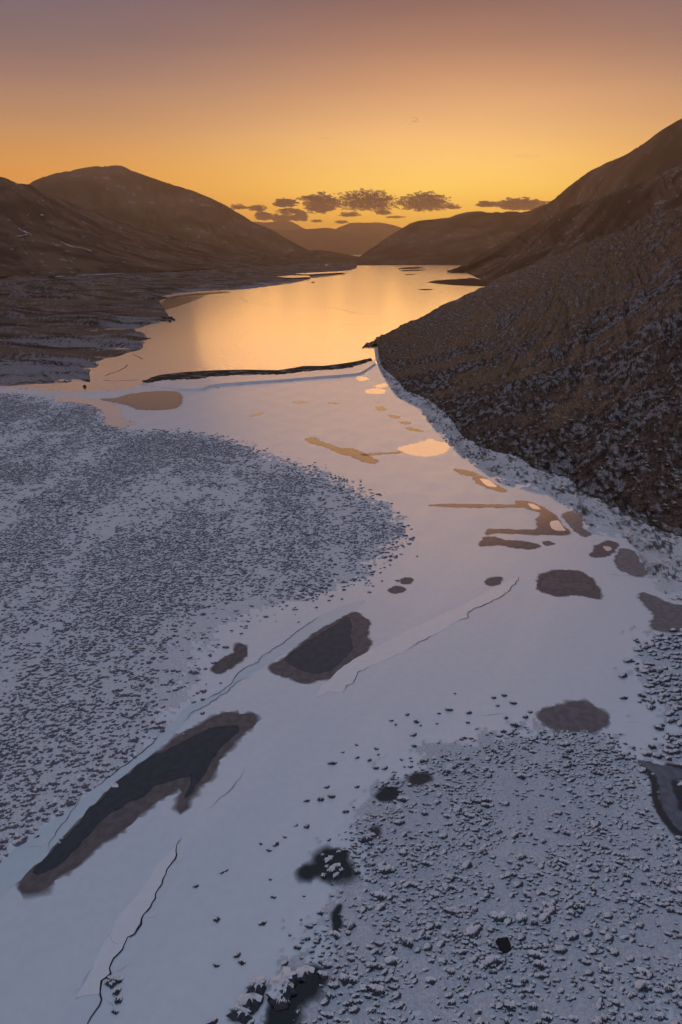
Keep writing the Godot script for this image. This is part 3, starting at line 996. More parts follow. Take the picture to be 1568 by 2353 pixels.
func build_patches() -> void:
	var dark := Color(0.03, 0.036, 0.05, 1)
	var slate := Color(0.07, 0.07, 0.085, 1)
	var umber := Color(0.15, 0.115, 0.115, 1)
	var tan_ := Color(0.16, 0.13, 0.11, 1)
	# --- the long pool beside the channel edge
	var o := ice_patch(Z(0, 1343, [110, 1365, 112, 1408, 180, 1406, 240, 1374, 270, 1334, 380, 1264, 470, 1184, 560, 1124, 640, 1054, 740, 974, 820, 928, 838, 955, 836, 1035, 848, 1000, 900, 942, 950, 890, 1000, 820, 1060, 732, 1110, 682, 1165, 645, 1172, 607, 1100, 596, 1060, 592, 990, 607, 900, 662, 800, 722, 740, 767, 690, 792, 620, 850, 560, 892, 500, 950, 440, 1010, 380, 1072, 300, 1163, 220, 1246, 150, 1310]), umber, umber, "long dark hooked pool of bare ice along the channel edge", 0.9)
	var q := put("clear_ice", patch_mesh(ground_poly(Z(0, 1343, [1088, 652, 1000, 657, 920, 684, 840, 728, 740, 774, 690, 799, 600, 866, 540, 915, 480, 985, 410, 1046, 350, 1115, 300, 1172, 225, 1250, 160, 1320, 200, 1330, 280, 1275, 350, 1200, 420, 1130, 490, 1065, 560, 1020, 640, 975, 700, 935, 760, 908, 840, 884, 888, 868, 880, 905, 852, 980, 885, 945, 925, 880, 965, 820, 1005, 760, 1045, 712, 1085, 682])), 0.017, dark, dark, 0.25, 0.3), o)
	tag(q, "near-black clear ice in the middle of the pool")
	# --- second pool
	o = ice_patch(Z(0, 1343, [1245, 382, 1290, 420, 1340, 426, 1390, 455, 1450, 440, 1520, 425, 1568, 388, 1628, 345, 1688, 300, 1698, 265, 1683, 230, 1693, 180, 1668, 145, 1638, 131, 1588, 145, 1500, 195, 1440, 236, 1380, 281, 1320, 331]), umber, umber, "half-moon pool of bare dark ice with a brown rim", 0.55)
	q = put("clear_ice", patch_mesh(ground_poly(Z(0, 1343, [1312, 338, 1380, 290, 1450, 240, 1568, 170, 1598, 152, 1615, 190, 1608, 240, 1620, 290, 1598, 322, 1568, 352, 1520, 392, 1450, 408, 1390, 394, 1340, 370])), 0.017, slate * Color(0.7, 0.7, 0.75, 1), slate, 0.2, 0.3), o)
	tag(q, "slate-dark clear ice inside the brown rim")
	# --- oval pool
	o = ice_patch(Z(784, 871, [920, 900, 970, 883, 1040, 879, 1100, 890, 1150, 920, 1175, 952, 1190, 990, 1178, 1005, 1120, 996, 1085, 991, 1050, 991, 1000, 998, 950, 985, 906, 965, 910, 930]), umber * Color(0.75, 0.75, 0.8, 1), umber, "oval dark pool with a paler tongue of ice across it", 0.7)
	put("pale_tongue", patch_mesh(ground_poly(Z(784, 871, [925, 925, 960, 905, 1000, 912, 1010, 935, 1080, 938, 1130, 936, 1160, 960, 1140, 980, 1100, 972, 1040, 962, 980, 968, 925, 962])), 0.017, Color(0.14, 0.10, 0.10), Color(0.14, 0.10, 0.10), 0.3, 0.4), o)
	# --- forked pool on the right side with bright openings
	o = ice_patch(Z(784, 871, [800, 560, 850, 562, 900, 575, 950, 606, 980, 625, 1010, 670, 1048, 700, 1038, 715, 920, 715, 720, 706, 672, 716, 682, 690, 740, 692, 830, 694, 905, 690, 905, 640, 922, 616, 860, 597, 830, 589, 600, 589, 410, 582, 480, 574, 600, 576, 800, 579]), umber * Color(0.9, 0.85, 0.85, 1), umber, "forked brown pool with two thin arms across the ice", 0.6)
	for e in [[965, 655, 1000, 652, 1020, 680, 1030, 696, 990, 696, 966, 682], [860, 572, 890, 576, 920, 599, 882, 596]]:
		put("open_water", patch_mesh(ground_poly(Z(784, 871, e)), 0.017, Color(0.78, 0.78, 0.78), tan_, 0.15, 0.2, M.wet), o)
	ice_patch(Z(784, 871, [640, 768, 660, 731, 700, 726, 760, 742, 850, 748, 910, 764, 890, 780, 800, 775, 720, 761]), umber * Color(0.75, 0.75, 0.8, 1), umber, "short dark streak of bare ice below the forked pool", 0.5)
	ice_patch(Z(784, 871, [926, 756, 950, 746, 985, 757, 950, 766]), umber, umber, "small dark speck at the tip of the short streak", 0.4)
	ice_patch(Z(784, 871, [660, 930, 690, 913, 735, 911, 725, 938, 700, 950, 670, 945]), umber, umber, "single small dark spot beside the curved crack", 0.4)
	ice_patch(Z(784, 871, [275, 921, 300, 911, 325, 920, 315, 937, 285, 940]), umber, umber, "upper of two small brown spots near the tussock field", 0.4)
	ice_patch(Z(784, 871, [222, 966, 250, 951, 290, 962, 285, 978, 250, 983, 226, 976]), umber, umber, "lower of two small brown spots near the tussock field", 0.4)
	ice_patch(Z(0, 1343, [985, 376, 1030, 346, 1075, 316, 1090, 277, 1130, 280, 1135, 305, 1110, 345, 1060, 385, 1010, 405, 985, 396]), umber * Color(0.8, 0.8, 0.8, 1), umber, "ragged brown thaw patch at the snowy field's edge", 0.5, 0.05)
	ice_patch(Z(784, 1343, [912, 607, 960, 570, 1050, 546, 1130, 549, 1190, 580, 1225, 630, 1180, 658, 1100, 674, 1000, 670, 940, 642]), Color(0.17, 0.14, 0.15), Color(0.2, 0.17, 0.18), "round greyish-brown slush patch at the top of the tussock field", 0.8, 0.05)
	# --- thaw pools near the far shore
	var far_group := "small tan thaw pools along the stony shore"
	o = ice_patch(Z(784, 871, [605, 450, 640, 446, 680, 465, 720, 490, 760, 515, 740, 520, 690, 506, 630, 481]), umber, tan_, "brown crescent pool with a golden middle by the stony shore", 0.5)
	put("open_water", patch_mesh(ground_poly(Z(784, 871, [640, 460, 680, 464, 715, 495, 672, 490])), 0.017, Color(0.78, 0.78, 0.78), tan_, 0.2, 0.2, M.wet), o)
	ice_patch(Z(784, 871, [520, 415, 580, 420, 630, 438, 600, 445, 550, 435]), tan_, tan_, "thin tan sliver pool above the brown crescent", 0.5)
	ice_patch(Z(784, 871, [270, 318, 330, 301, 380, 291, 410, 276, 440, 290, 490, 296, 480, 330, 440, 346, 400, 355, 320, 345, 282, 331]), Color(0.78, 0.78, 0.78), Color(0.78, 0.78, 0.78), "bright wedge of open water against the stony shore", 0.8, 0.012, "ice_patch", "ice patch", "", 0.6, M.wet)
	ice_patch(Z(0, 871, [1410, 275, 1440, 268, 1470, 285, 1520, 304, 1568, 318, 1618, 320, 1668, 340, 1728, 375, 1722, 388, 1678, 380, 1608, 351, 1568, 345, 1500, 312, 1450, 300, 1420, 286]), tan_, tan_, "long golden-brown branching pool in the middle of the ice", 0.8)
	ice_patch(Z(784, 871, [100, 346, 180, 339, 270, 335, 270, 340, 180, 347, 110, 352]), tan_, tan_, "thin tan tail linking branching pool and shore wedge", 0.5)
	for e in [[160, 131, 180, 124, 205, 141, 180, 146], [220, 168, 245, 166, 270, 176, 250, 181], [268, 199, 295, 195, 320, 203, 290, 207], [295, 224, 325, 224, 375, 240, 330, 237]]:
		ice_patch(Z(784, 871, e), tan_, tan_, "small tan thaw pool in the chain along the stony shore", 0.6, 0.012, "ice_patch", "ice patch", far_group)
	for e in [[1348, 107, 1375, 104, 1408, 107, 1375, 111], [1508, 110, 1535, 108, 1562, 112, 1535, 115]]:
		ice_patch(Z(0, 871, e), tan_, tan_, "thin tan smear on the ice below the gravel bar", 0.7, 0.012, "ice_patch", "ice patch", "thin smears below the gravel bar")
	ice_patch(Z(0, 871, [1148, 171, 1180, 160, 1208, 155, 1190, 166]), tan_, tan_, "slanting tan dash on the ice below the gravel bar", 0.5)
	for e in [[120, 52, 160, 44, 195, 48, 190, 66, 125, 66], [155, 34, 200, 20, 205, 34, 175, 40], [75, -8, 100, -12, 125, 2, 90, 8]]:
		ice_patch(Z(784, 871, e), Color(0.78, 0.78, 0.78), Color(0.78, 0.78, 0.78), "bright pool reflecting the sunset beside the bar's end", 0.8, 0.012, "ice_patch", "ice patch", "bright pools beside the bar's end", 0.6, M.wet)
	ice_patch(Z(0, 871, [470, 92, 540, 88, 600, 70, 700, 58, 800, 58, 832, 84, 810, 130, 740, 140, 650, 140, 600, 121, 540, 108]), Color(0.18, 0.15, 0.13), tan_, "wide sandy-brown wet patch below the gravel bar's tip", 1.6)
	ice_patch(Z(0, 871, [245, 95, 300, 88, 400, 92, 480, 106, 540, 128, 545, 160, 560, 190, 620, 205, 530, 222, 480, 205, 490, 165, 430, 120, 330, 104]), Color(0.78, 0.78, 0.78), Color(0.78, 0.78, 0.78), "curved bright wet margin around the field's far corner", 1.2, 0.012, "ice_patch", "ice patch", "", 0.6, M.wet)
	# --- slushy pools by the stony shore
	var slush := Color(0.16, 0.15, 0.16)
	ice_patch(Z(784, 871, [1025, 622, 1080, 606, 1106, 630, 1102, 680, 1140, 710, 1120, 725, 1070, 692, 1040, 652]), slush, slush, "upper grey slush pool against the stony shore", 0.7, 0.03)
	o = ice_patch(Z(784, 871, [1150, 812, 1180, 766, 1230, 746, 1270, 760, 1242, 800, 1190, 820]), umber * Color(0.8, 0.8, 0.85, 1), slush, "purple-brown pool between grey slush pools by the shore", 0.6, 0.03)
	put("open_water", patch_mesh(ground_poly(Z(784, 871, [1205, 768, 1235, 772, 1242, 782, 1222, 790])), 0.035, Color(0.78, 0.78, 0.78), slush, 0.3, 0.2, M.wet), o)
	ice_patch(Z(784, 871, [1265, 832, 1290, 782, 1340, 790, 1362, 830, 1400, 880, 1380, 905, 1320, 890, 1280, 866]), slush * Color(1.2, 1.1, 1.1, 1), slush, "mottled grey slush pool below the purple-brown one", 0.7, 0.03)
	ice_patch(Z(784, 871, [1385, 985, 1440, 1000, 1500, 1030, 1620, 1060, 1620, 1155, 1440, 1150, 1455, 1090, 1400, 1035]), slush, slush, "large grey slush pool where shore meets the tussock strip", 0.9, 0.03)
	# --- dark peaty thaw holes among the tussocks
	var peat := Color(0.018, 0.017, 0.02, 1)
	ice_patch(Z(580.7, 1814.8, [510, 810, 600, 710, 740, 610, 890, 620, 960, 700, 985, 800, 930, 870, 800, 915, 660, 870, 540, 860], 0.2315), peat, Color(0.07, 0.07, 0.085), "round black thaw hole dotted with snowy tufts", 0.9, 0.1, "thaw_hole", "thaw hole", "", 0.9)
	ice_patch(Z(580.7, 1814.8, [120, 2500, 160, 2280, 260, 2080, 400, 1990, 500, 1850, 610, 1815, 660, 1850, 590, 1980, 500, 2100, 400, 2210, 370, 2500], 0.2315), peat, Color(0.07, 0.07, 0.085), "long black thaw hole running between bushy tussocks", 0.9, 0.1, "thaw_hole", "thaw hole", "", 0.7)
	ice_patch(Z(784, 1343, [165, 975, 200, 945, 245, 940, 260, 965, 230, 990, 185, 992]), peat, Color(0.07, 0.07, 0.085), "small black thaw hole at the tussock field's corner", 0.6, 0.1, "thaw_hole")
	ice_patch(Z(784, 1343, [320, 890, 350, 872, 400, 878, 415, 900, 370, 912, 330, 908]), Color(0.04, 0.035, 0.04), Color(0.09, 0.08, 0.09), "brownish thaw hole beyond the small black one", 0.6, 0.1, "thaw_hole")
	ice_patch(Z(580.7, 1814.8, [820, 1230, 835, 1170, 880, 1150, 870, 1190, 845, 1240, 860, 1340, 840, 1420, 815, 1400], 0.2315), peat, Color(0.07, 0.07, 0.085), "narrow black slit thawed open beside a big tussock", 0.35, 0.1, "thaw_hole")
	ice_patch(Z(580.7, 1814.8, [1170, 400, 1230, 390, 1250, 430, 1220, 460, 1190, 440], 0.2315), Color(0.04, 0.038, 0.045), Color(0.09, 0.08, 0.09), "faint dark thaw spot inside the tussock field", 0.6, 0.1, "thaw_hole")
	for ch in get_children():
		if ch.name.begins_with("thaw_hole"):
			ch.set_meta("category", "thaw hole")
	# the tussocks in and round the thaw holes are placed by hand, so the holes stay open
	# --- creek at the right
	var w := ground_poly(Z(784, 1343, [1380, 822, 1470, 828, 1570, 850, 1900, 900, 1900, 960, 1640, 905, 1560, 890, 1528, 905, 1535, 970, 1560, 1030, 1640, 1130, 1900, 1400, 1700, 1310, 1560, 1140, 1490, 1060, 1462, 985, 1452, 905, 1425, 858]))
	keep_out.append(w)
	keep_out.append(ground_poly(strip_outline()))
	o = put("creek", patch_mesh(w, 0.115, Color(0.15, 0.16, 0.2), Color(0.05, 0.05, 0.06), 0.35, 0.5))
	tag(o, "narrow frozen creek between dark banks at the field's edge", "", "", "structure")
	for e in [[1412, 862, 1440, 888, 1450, 940, 1452, 985, 1480, 1055, 1540, 1130, 1600, 1190, 1590, 1205, 1520, 1135, 1462, 1060, 1436, 990, 1430, 920], [1532, 912, 1568, 925, 1600, 960, 1590, 1060, 1556, 1020, 1540, 970], [1500, 830, 1570, 838, 1700, 850, 1700, 862, 1570, 850]]:
		ice_patch(Z(784, 1343, e), Color(0.02, 0.018, 0.02), Color(0.06, 0.055, 0.06), "dark bare peat bank edging the narrow frozen creek", 0.35, 0.125, "peat_bank", "peat bank", "dark banks of the creek", 0.8)

	# --- ice plates and cracks
	o = put("ice_plate", plate_mesh(Z(0, 1815, [342, 955, 430, 815, 480, 700, 540, 600, 630, 490, 700, 380, 780, 290, 822, 240, 812, 300, 787, 350, 762, 390, 747, 435, 717, 480, 692, 540, 657, 595, 617, 660, 592, 680, 572, 710, 527, 775, 507, 845, 477, 880, 467, 935]), 0.05, 0.06, Color(0.85, 0.87, 0.89)))
	tag(o, "pale slab of ice pushed up along the long crack", "ice plate")
	o = put("ice_plate", plate_mesh(strip_outline(), 0.02, 0.03, Color(0.62, 0.73, 0.80)))
	tag(o, "bluish strip of bare ice between tussock field and dark pools", "ice plate")
	o = put("ice_plate", plate_mesh(Z(784, 1343, [820, -40, 700, 20, 560, 95, 300, 215, 120, 310, 0, 385, -90, 470, -120, 520, -60, 490, 5, 498, 25, 465, 50, 460, 70, 435, 80, 405, 135, 375, 230, 335, 305, 300, 340, 275, 380, 255, 440, 225, 540, 165, 585, 152, 587, 126, 630, 106, 700, 76, 760, 41, 800, -4]), 0.03, 0.04, Color(0.85, 0.87, 0.89)))
	tag(o, "pale curved slab of ice along the crack beside the oval pool", "ice plate")
	var cr := [
		[Z(0, 1815, [380, 1120, 405, 1076, 440, 1020, 475, 965, 465, 940, 475, 880, 505, 845, 525, 775, 570, 710, 590, 682, 617, 662, 657, 595, 692, 540, 717, 480, 747, 435, 762, 390, 787, 350, 812, 300, 822, 240, 838, 220]), 0.17, "long jagged dark crack running along the pale slab"],
		[Z(0, 1343, [950, 1037, 1010, 985, 1070, 937, 1105, 882, 1132, 840]), 0.06, "fine hairline crack between the long crack and hooked pool"],
		[Z(784, 1343, [822, -38, 800, -4, 760, 41, 700, 76, 630, 106, 588, 126, 586, 152, 540, 166]), 0.16, "curved dark crack beside the oval pool"],
		[Z(784, 1343, [445, 224, 410, 240, 380, 255, 340, 276, 305, 300]), 0.1, "short crack in line below the curved crack"],
		[Z(784, 1343, [135, 375, 80, 405, 70, 435, 50, 460, 25, 465, 5, 500]), 0.1, "short zigzag crack beside the half-moon pool"],
		[Z(0, 1343, [1470, 150, 1400, 190, 1390, 200, 1290, 280, 1210, 326, 1190, 360, 1140, 376, 1100, 400, 1060, 460, 1010, 500, 935, 532]), 0.11, "dark crack along the upper edge of the bluish strip"],
		[Z(0, 1343, [1160, 425, 1100, 440, 1050, 490, 960, 550, 870, 600, 845, 636]), 0.09, "crack through the bluish strip above the hooked pool"],
		[Z(0, 1343, [740, 682, 700, 732, 640, 782, 560, 842, 450, 927, 410, 955]), 0.13, "dark edge crack between snowy field and bluish strip"],
		[Z(0, 1815, [385, 20, 310, 130, 250, 210, 230, 242, 226, 290]), 0.07, "fine wavy crack inside the bluish strip"]]
	for e in [[[505, 845, 560, 830, 600, 800]], [[657, 595, 700, 585, 730, 560]], [[570, 710, 520, 700, 492, 668]], [[475, 965, 520, 985, 545, 1030]], [[787, 350, 830, 335, 850, 300]], [[430, 815, 410, 840, 385, 880, 345, 945]], [[100, 272, 170, 262, 230, 252]]]:
		cr.append([Z(0, 1815, e[0]), 0.045, "hairline branch of the long jagged crack"])
	for e in [[[1480, -30, 1380, -35, 1240, -45, 1190, -47]], [[760, 41, 800, 60, 850, 62]], [[620, 605, 700, 598, 760, 588]], [[130, 825, 180, 805, 230, 775]], [[1300, 640, 1340, 632, 1390, 640]]]:
		cr.append([Z(784, 1343, e[0]), 0.05, "hairline crack in the ice near the oval pool"])
	for e in cr:
		o = put("ice_crack", ribbon(e[0], e[1], 0.056))
		tag(o, e[2], "crack", "cracks in the ice")

func build_tussocks() -> void:
	var full: Array = []
	var dark: Array = []
	var grass: Array = []
	var caps: Array = []
	for i in 5:
		grass.append(tussock_mesh(100 + i * 7, 0.78 + 0.08 * (i % 3), 0.46, Color(0.055, 0.058, 0.068), 1))  # bluish-dark grass colour carries the shade of the near sides
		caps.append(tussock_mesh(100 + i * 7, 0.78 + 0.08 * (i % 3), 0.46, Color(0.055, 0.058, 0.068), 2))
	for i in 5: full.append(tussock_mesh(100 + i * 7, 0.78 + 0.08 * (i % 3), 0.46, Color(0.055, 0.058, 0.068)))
	for i in 4: dark.append(tussock_mesh(300 + i * 7, 0.4 + 0.14 * (i % 3), 0.34, Color(0.125, 0.11, 0.135)))
	var clump := noise("clump", 0.045, 4)
	var streak := noise("streak", 0.03, 3)
	# --- left field
	var den_left := func(p: Vector2) -> float:
		var g := clump.get_noise_2d(p.x, p.y * 0.45)
		var s := streak.get_noise_2d(p.x * 0.4, p.y * 1.8)
		return clampf(0.66 + g * 1.0 + s * 0.4 + clump.get_noise_2d(p.x * 5.0, p.y * 4.0) * 0.7, 0.06, 1.0)
	var left := scatter(field_left(), 0.45, 2.6, den_left)
	# --- strip by the creek and the low field
	var den_low := func(p: Vector2) -> float:
		return clampf(0.62 + clump.get_noise_2d(p.x * 2.0, p.y * 2.0) * 0.8 + streak.get_noise_2d(p.x * 5.0, p.y * 9.0) * 0.7 + clump.get_noise_2d(p.x * 7.0, p.y * 7.0) * 0.5, 0.1, 1.0)
	var strip := scatter(field_strip(), 0.6, 1.2, den_low)
	var low := scatter(field_low(), 0.37, 1.0, den_low)
	# --- single tufts out on the smooth ice
	var loose_poly := ground_poly(Z(0, 0, [560, 2353, 640, 2100, 560, 1990, 640, 1850, 760, 1720, 850, 1640, 1000, 1590, 1180, 1600, 1260, 1650, 1000, 1720, 900, 1790, 830, 1850, 790, 1960, 730, 2070, 700, 2200, 640, 2353], 1.0))
	var loose := scatter(loose_poly, 1.5, 1.1, func(_p: Vector2) -> float: return 0.36)
	for e in [[254, 2250], [258, 2262], [272, 2252], [268, 2278], [274, 2298], [266, 2325], [250, 2257], [450, 2036], [510, 2005], [520, 2000], [545, 2195], [556, 2210], [498, 2217], [488, 2347], [600, 1938], [498, 2113], [85, 1922]]:
		var g := G(e[0], e[1])
		loose.append(Vector2(g.x, g.z))
	lap("scatter %d %d %d %d" % [left.size(), low.size(), strip.size(), loose.size()])
	# --- the 300 that show largest are things of their own
	var own: Array = []
	for p in low: own.append([p, 0])
	for p in loose: own.append([p, 1])
	var hole := [[555, 2330, 1.1], [573, 2305, 1.4], [590, 2270, 1.2], [650, 2262, 1.5], [655, 2280, 1.3], [640, 2300, 1.2], [668, 2248, 1.0], [700, 2240, 1.0], [757, 1976, 0.6], [770, 1998, 0.8], [758, 2003, 0.6], [745, 2015, 0.6], [773, 2012, 0.6], [784, 2002, 0.5], [752, 1993, 0.4], [742, 1966, 0.4], [780, 1958, 0.4]]
	for e in hole:
		var g := G(e[0], e[1])
		own.append([Vector2(g.x, g.z), 2, e[2]])
	var ranked: Array = []
	for e in own:
		var s := project(Vector3(e[0].x, 0.1, e[0].y))
		var vis: bool = s.x > -5 and s.x < W + 5 and s.y < H + 5
		ranked.append([(Vector2(e[0].x, e[0].y).length() if vis else 9999.0) - (100.0 if e[1] == 2 else 0.0) - (12.0 if e[1] == 1 else 0.0), e])
	ranked.sort_custom(func(a, b): return a[0] < b[0])
	var rest: Array = []
	for i in full.size(): rest.append([])
	var text := ["snow-capped grass tussock in the dense field beside the thaw holes", "single snow-capped grass tuft standing out on smooth ice", "bushy frosted tussock rising out of a black thaw hole"]
	var groups := ["tussocks of the dense near field", "single tufts on the smooth ice", "tussocks in the thaw holes"]
	for i in ranked.size():
		var e: Array = ranked[i][1]
		var kind: int = e[1]
		var size := rng.randf_range(0.2, 0.48) * (0.7 + 1.7 * rng.randf() * rng.randf() * rng.randf())
		if kind == 1: size = rng.randf_range(0.25, 0.62)
		if kind == 2: size = e[2] * 1.1
		var xf := stand(e[0], size, 0.0)
		if i < 300:
			var o := Node3D.new()
			o.name = numbered("tussock")
			add_child(o)
			o.transform = xf
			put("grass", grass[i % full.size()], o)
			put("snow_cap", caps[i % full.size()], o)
			tag(o, tussock_label(e[0], kind, size, i % full.size()), "tussock", groups[kind])
		else:
			rest[i % full.size()].append(xf)
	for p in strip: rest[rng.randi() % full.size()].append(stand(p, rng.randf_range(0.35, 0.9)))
	var lefts: Array = []
	for i in dark.size(): lefts.append([])
	for p in left: lefts[rng.randi() % dark.size()].append(stand(p, rng.randf_range(0.17, 0.48) * (1.0 + 1.3 * rng.randf() * rng.randf() * rng.randf())))
	var near := Node3D.new()
	near.name = "snowy_tussocks"
	add_child(near)
	tag(near, "countless snow-capped tussocks filling the near field and creek strip", "tussocks", "", "stuff")
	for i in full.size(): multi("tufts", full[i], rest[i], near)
	var far := Node3D.new()
	far.name = "dark_tussocks"
	add_child(far)
	tag(far, "countless dark half-bare tussocks across the wide snowy field", "tussocks", "", "stuff")
	for i in dark.size(): multi("tufts", dark[i], lefts[i], far)
	# --- the lone boulder
	var b := G(1157, 2176)
	var o := put("boulder", boulder_mesh(4, 0.5))
	o.position = b + Vector3(0, 0.1, 0)
	tag(o, "lone black angular boulder among the snowy tussocks", "boulder")

func boulder_mesh(sd: int, r: float) -> ArrayMesh:
	var g := RandomNumberGenerator.new()
	g.seed = sd
	var st := SurfaceTool.new()
	st.begin(Mesh.PRIMITIVE_TRIANGLES)
	var box := [Vector3(-1, -0.5, -0.9), Vector3(0.9, -0.5, -1), Vector3(1, -0.5, 0.9), Vector3(-0.9, -0.5, 1), Vector3(-0.85, 0.8, -0.7), Vector3(0.7, 1.0, -0.75), Vector3(0.85, 0.55, 0.6), Vector3(-0.7, 0.7, 0.7), Vector3(0.0, 1.05, 0.0), Vector3(0.1, 0.3, 1.12), Vector3(1.1, 0.3, 0)]
	var pts := PackedVector3Array()
	for p in box: pts.append(p * r * g.randf_range(0.85, 1.1))
	var f := [4, 5, 8, 5, 6, 8, 6, 7, 8, 7, 4, 8, 0, 1, 4, 1, 5, 4, 1, 2, 10, 2, 6, 10, 6, 5, 10, 5, 1, 10, 2, 3, 9, 3, 7, 9, 7, 6, 9, 6, 2, 9, 3, 0, 7, 0, 4, 7]
	st.set_smooth_group(-1)
	for i in range(0, f.size(), 3):
		var a := pts[f[i]]
		var b := pts[f[i + 1]]
		var c := pts[f[i + 2]]
		if (c - a).cross(b - a).dot(a + b + c) < 0:
			var t := b
			b = c
			c = t
		for q in [a, b, c]:
			st.set_color(Color(0.03, 0.028, 0.028))
			st.add_vertex(q)
	st.generate_normals()
	var m := st.commit()
	m.surface_set_material(0, M.rock)
	return m

func build_clouds() -> void:
	cloud(380, 525, 90, 170, 0.45, "dark wedge-shaped cloud touching the largest cloud")
	cloud(505, 790, 74, 160, 0.62, "largest dark cloud with a ragged peaked top")
	cloud(800, 1030, 86, 160, 0.55, "second large dark cloud with a flat base")
	cloud(1010, 1085, 138, 158, 0.5, "small wisp trailing beside the flat-based cloud", false, 200)
	cloud(1250, 1485, 110, 160, 0.35, "low dark cloud just above the mountain's shoulder")
	cloud(1150, 1262, 122, 148, 0.4, "thin dark cloud leading to the one above the shoulder", false, 350)
	cloud(532, 632, 172, 192, 0.5, "small lens-shaped cloud under the largest cloud")
	cloud(155, 235, 170, 206, 0.4, "lowest dark puff beside the mountain slope")
	cloud(220, 330, 182, 214, 0.5, "ragged cloud strip above the palest ridge")
	cloud(325, 392, 170, 210, 0.6, "small broken puff above the sloping far ridge", false, 300)
	cloud(118, 205, 142, 166, 0.5, "flat dark puff against the mountain slope", false, 350)
	cloud(235, 345, 110, 146, 0.5, "loose dark cloud over the broken strip", false, 550)
	cloud(40, 115, 138, 160, 0.4, "faint cloud touching the mountain's skyline", false, 225)
	cloud(345, 450, 96, 120, 0.7, "pale wisp beside the wedge-shaped cloud", false, 250)
	cloud(255, 370, 155, 180, 0.5, "scattered wisp between the loose cloud and broken strip", false, 250)
	cloud(515, 575, 211, 224, 0.5, "tiny dark cloud just above the far ridge", false, 150)
	cloud(695, 765, 160, 184, 0.6, "small wisp hanging below the largest cloud", false, 180)
	cloud(748, 832, 190, 200, 0.5, "thin streak above the flat-topped far hill", false, 110)
	cloud(848, 880, 220, 236, 0.6, "tiny wisp at the flat-topped hill's end", false, 70)
	cloud(400, 460, 206, 218, 0.5, "faint streak above the sloping far ridge", false, 80)
	cloud(823, 900, -264, -226, 0.7, "faint ragged scrap high in the middle of the sky", true, 60)
	cloud(425, 520, -167, -154, 0.5, "faint thin streak below the high ragged scrap", true, 60)
	cloud(1310, 1455, -94, -72, 0.4, "small lens cloud high above the mountain's shoulder", true, 260)
	cloud(1148, 1200, -94, -85, 0.5, "tiny faint streak beside the small lens cloud", true, 40)
	cloud(-748, -700, -376, -358, 0.5, "faint scrap high above the rounded mountain", true, 40)
	cloud(-592, -528, -362, -344, 0.6, "faint streak beside the scrap above the rounded mountain", true, 50)

# says what a tussock looks like and what it stands beside
func tussock_label(p: Vector2, kind: int, size: float, shape: int) -> String:
	var big := "large" if size > 0.62 else ("small" if size < 0.34 else "middling")
	var form := ["rounded", "lopsided", "broad", "ragged", "humped"][shape] as String
	var best := ""
	var near := 5.0
	for e in [[1157, 2176, "beside the lone black boulder"], [645, 2290, "beside the long black thaw hole"], [755, 1990, "beside the round black thaw hole"], [775, 2110, "beside the narrow black slit"], [890, 1826, "beside the small black thaw hole"], [1520, 1900, "beside the frozen creek"], [258, 2290, "beside the long jagged crack"]]:
		var g := G(e[0], e[1])
		var d := Vector2(g.x, g.z).distance_to(p)
		if d < near:
			near = d
			best = e[2]
	if kind == 2:
		return "%s %s frosted tussock %s" % [big, form, best.replace("beside", "rising out of")]
	if kind == 1:
		return "%s %s snow-capped tuft alone on smooth ice %s" % [big, form, best if best else "beside the dense tussock field"]
	return "%s %s snow-capped tussock %s" % [big, form, best if best else "inside the dense near field"]

func hit(px: float, py: float) -> Vector3:
	var eye := Vector3(0, CAM_Y, 0)
	var d := ray(px, py).normalized()
	var best := G(px, py) if d.y < -0.001 else eye + d * 9000.0
	for t in land:
		var h: Dictionary = t.intersect_ray(eye, d)
		if not h.is_empty() and (h["position"] as Vector3).distance_to(eye) < best.distance_to(eye):
			best = h["position"]
	return best

# a thin band laid on the land, wide pixels across
func draped(pts: PackedVector2Array, wide: float, lift: float, mat: Material) -> ArrayMesh:
	var v := PackedVector3Array()
	var idx := PackedInt32Array()
	var n := noise("drape", 0.2, 2)
	var cnt := 0
	for i in pts.size() - 1:
		for j in 6:
			var p := pts[i].lerp(pts[i + 1], j / 6.0)
			var w := wide * (0.55 + 0.9 * absf(n.get_noise_2d(p.x, p.y)))
			var c := hit(p.x, p.y)
			var m := w * c.distance_to(Vector3(0, CAM_Y, 0)) / focal
			var across := Vector3(0.2, 0, 1).normalized() * m * 3.0
			for q: Vector3 in [c - across, c + across]:
				var y := c.y
				for t in land:
					var h: Dictionary = t.intersect_ray(Vector3(q.x, 900, q.z), Vector3.DOWN)
					if not h.is_empty() and absf((h["position"] as Vector3).y - c.y) < 12.0: y = (h["position"] as Vector3).y
				v.append(Vector3(q.x, y + lift, q.z))
			if cnt > 0:
				var k := cnt * 2
				idx.append_array([k - 2, k - 1, k, k - 1, k + 1, k])
			cnt += 1
	return commit(v, PackedColorArray(), idx, mat)

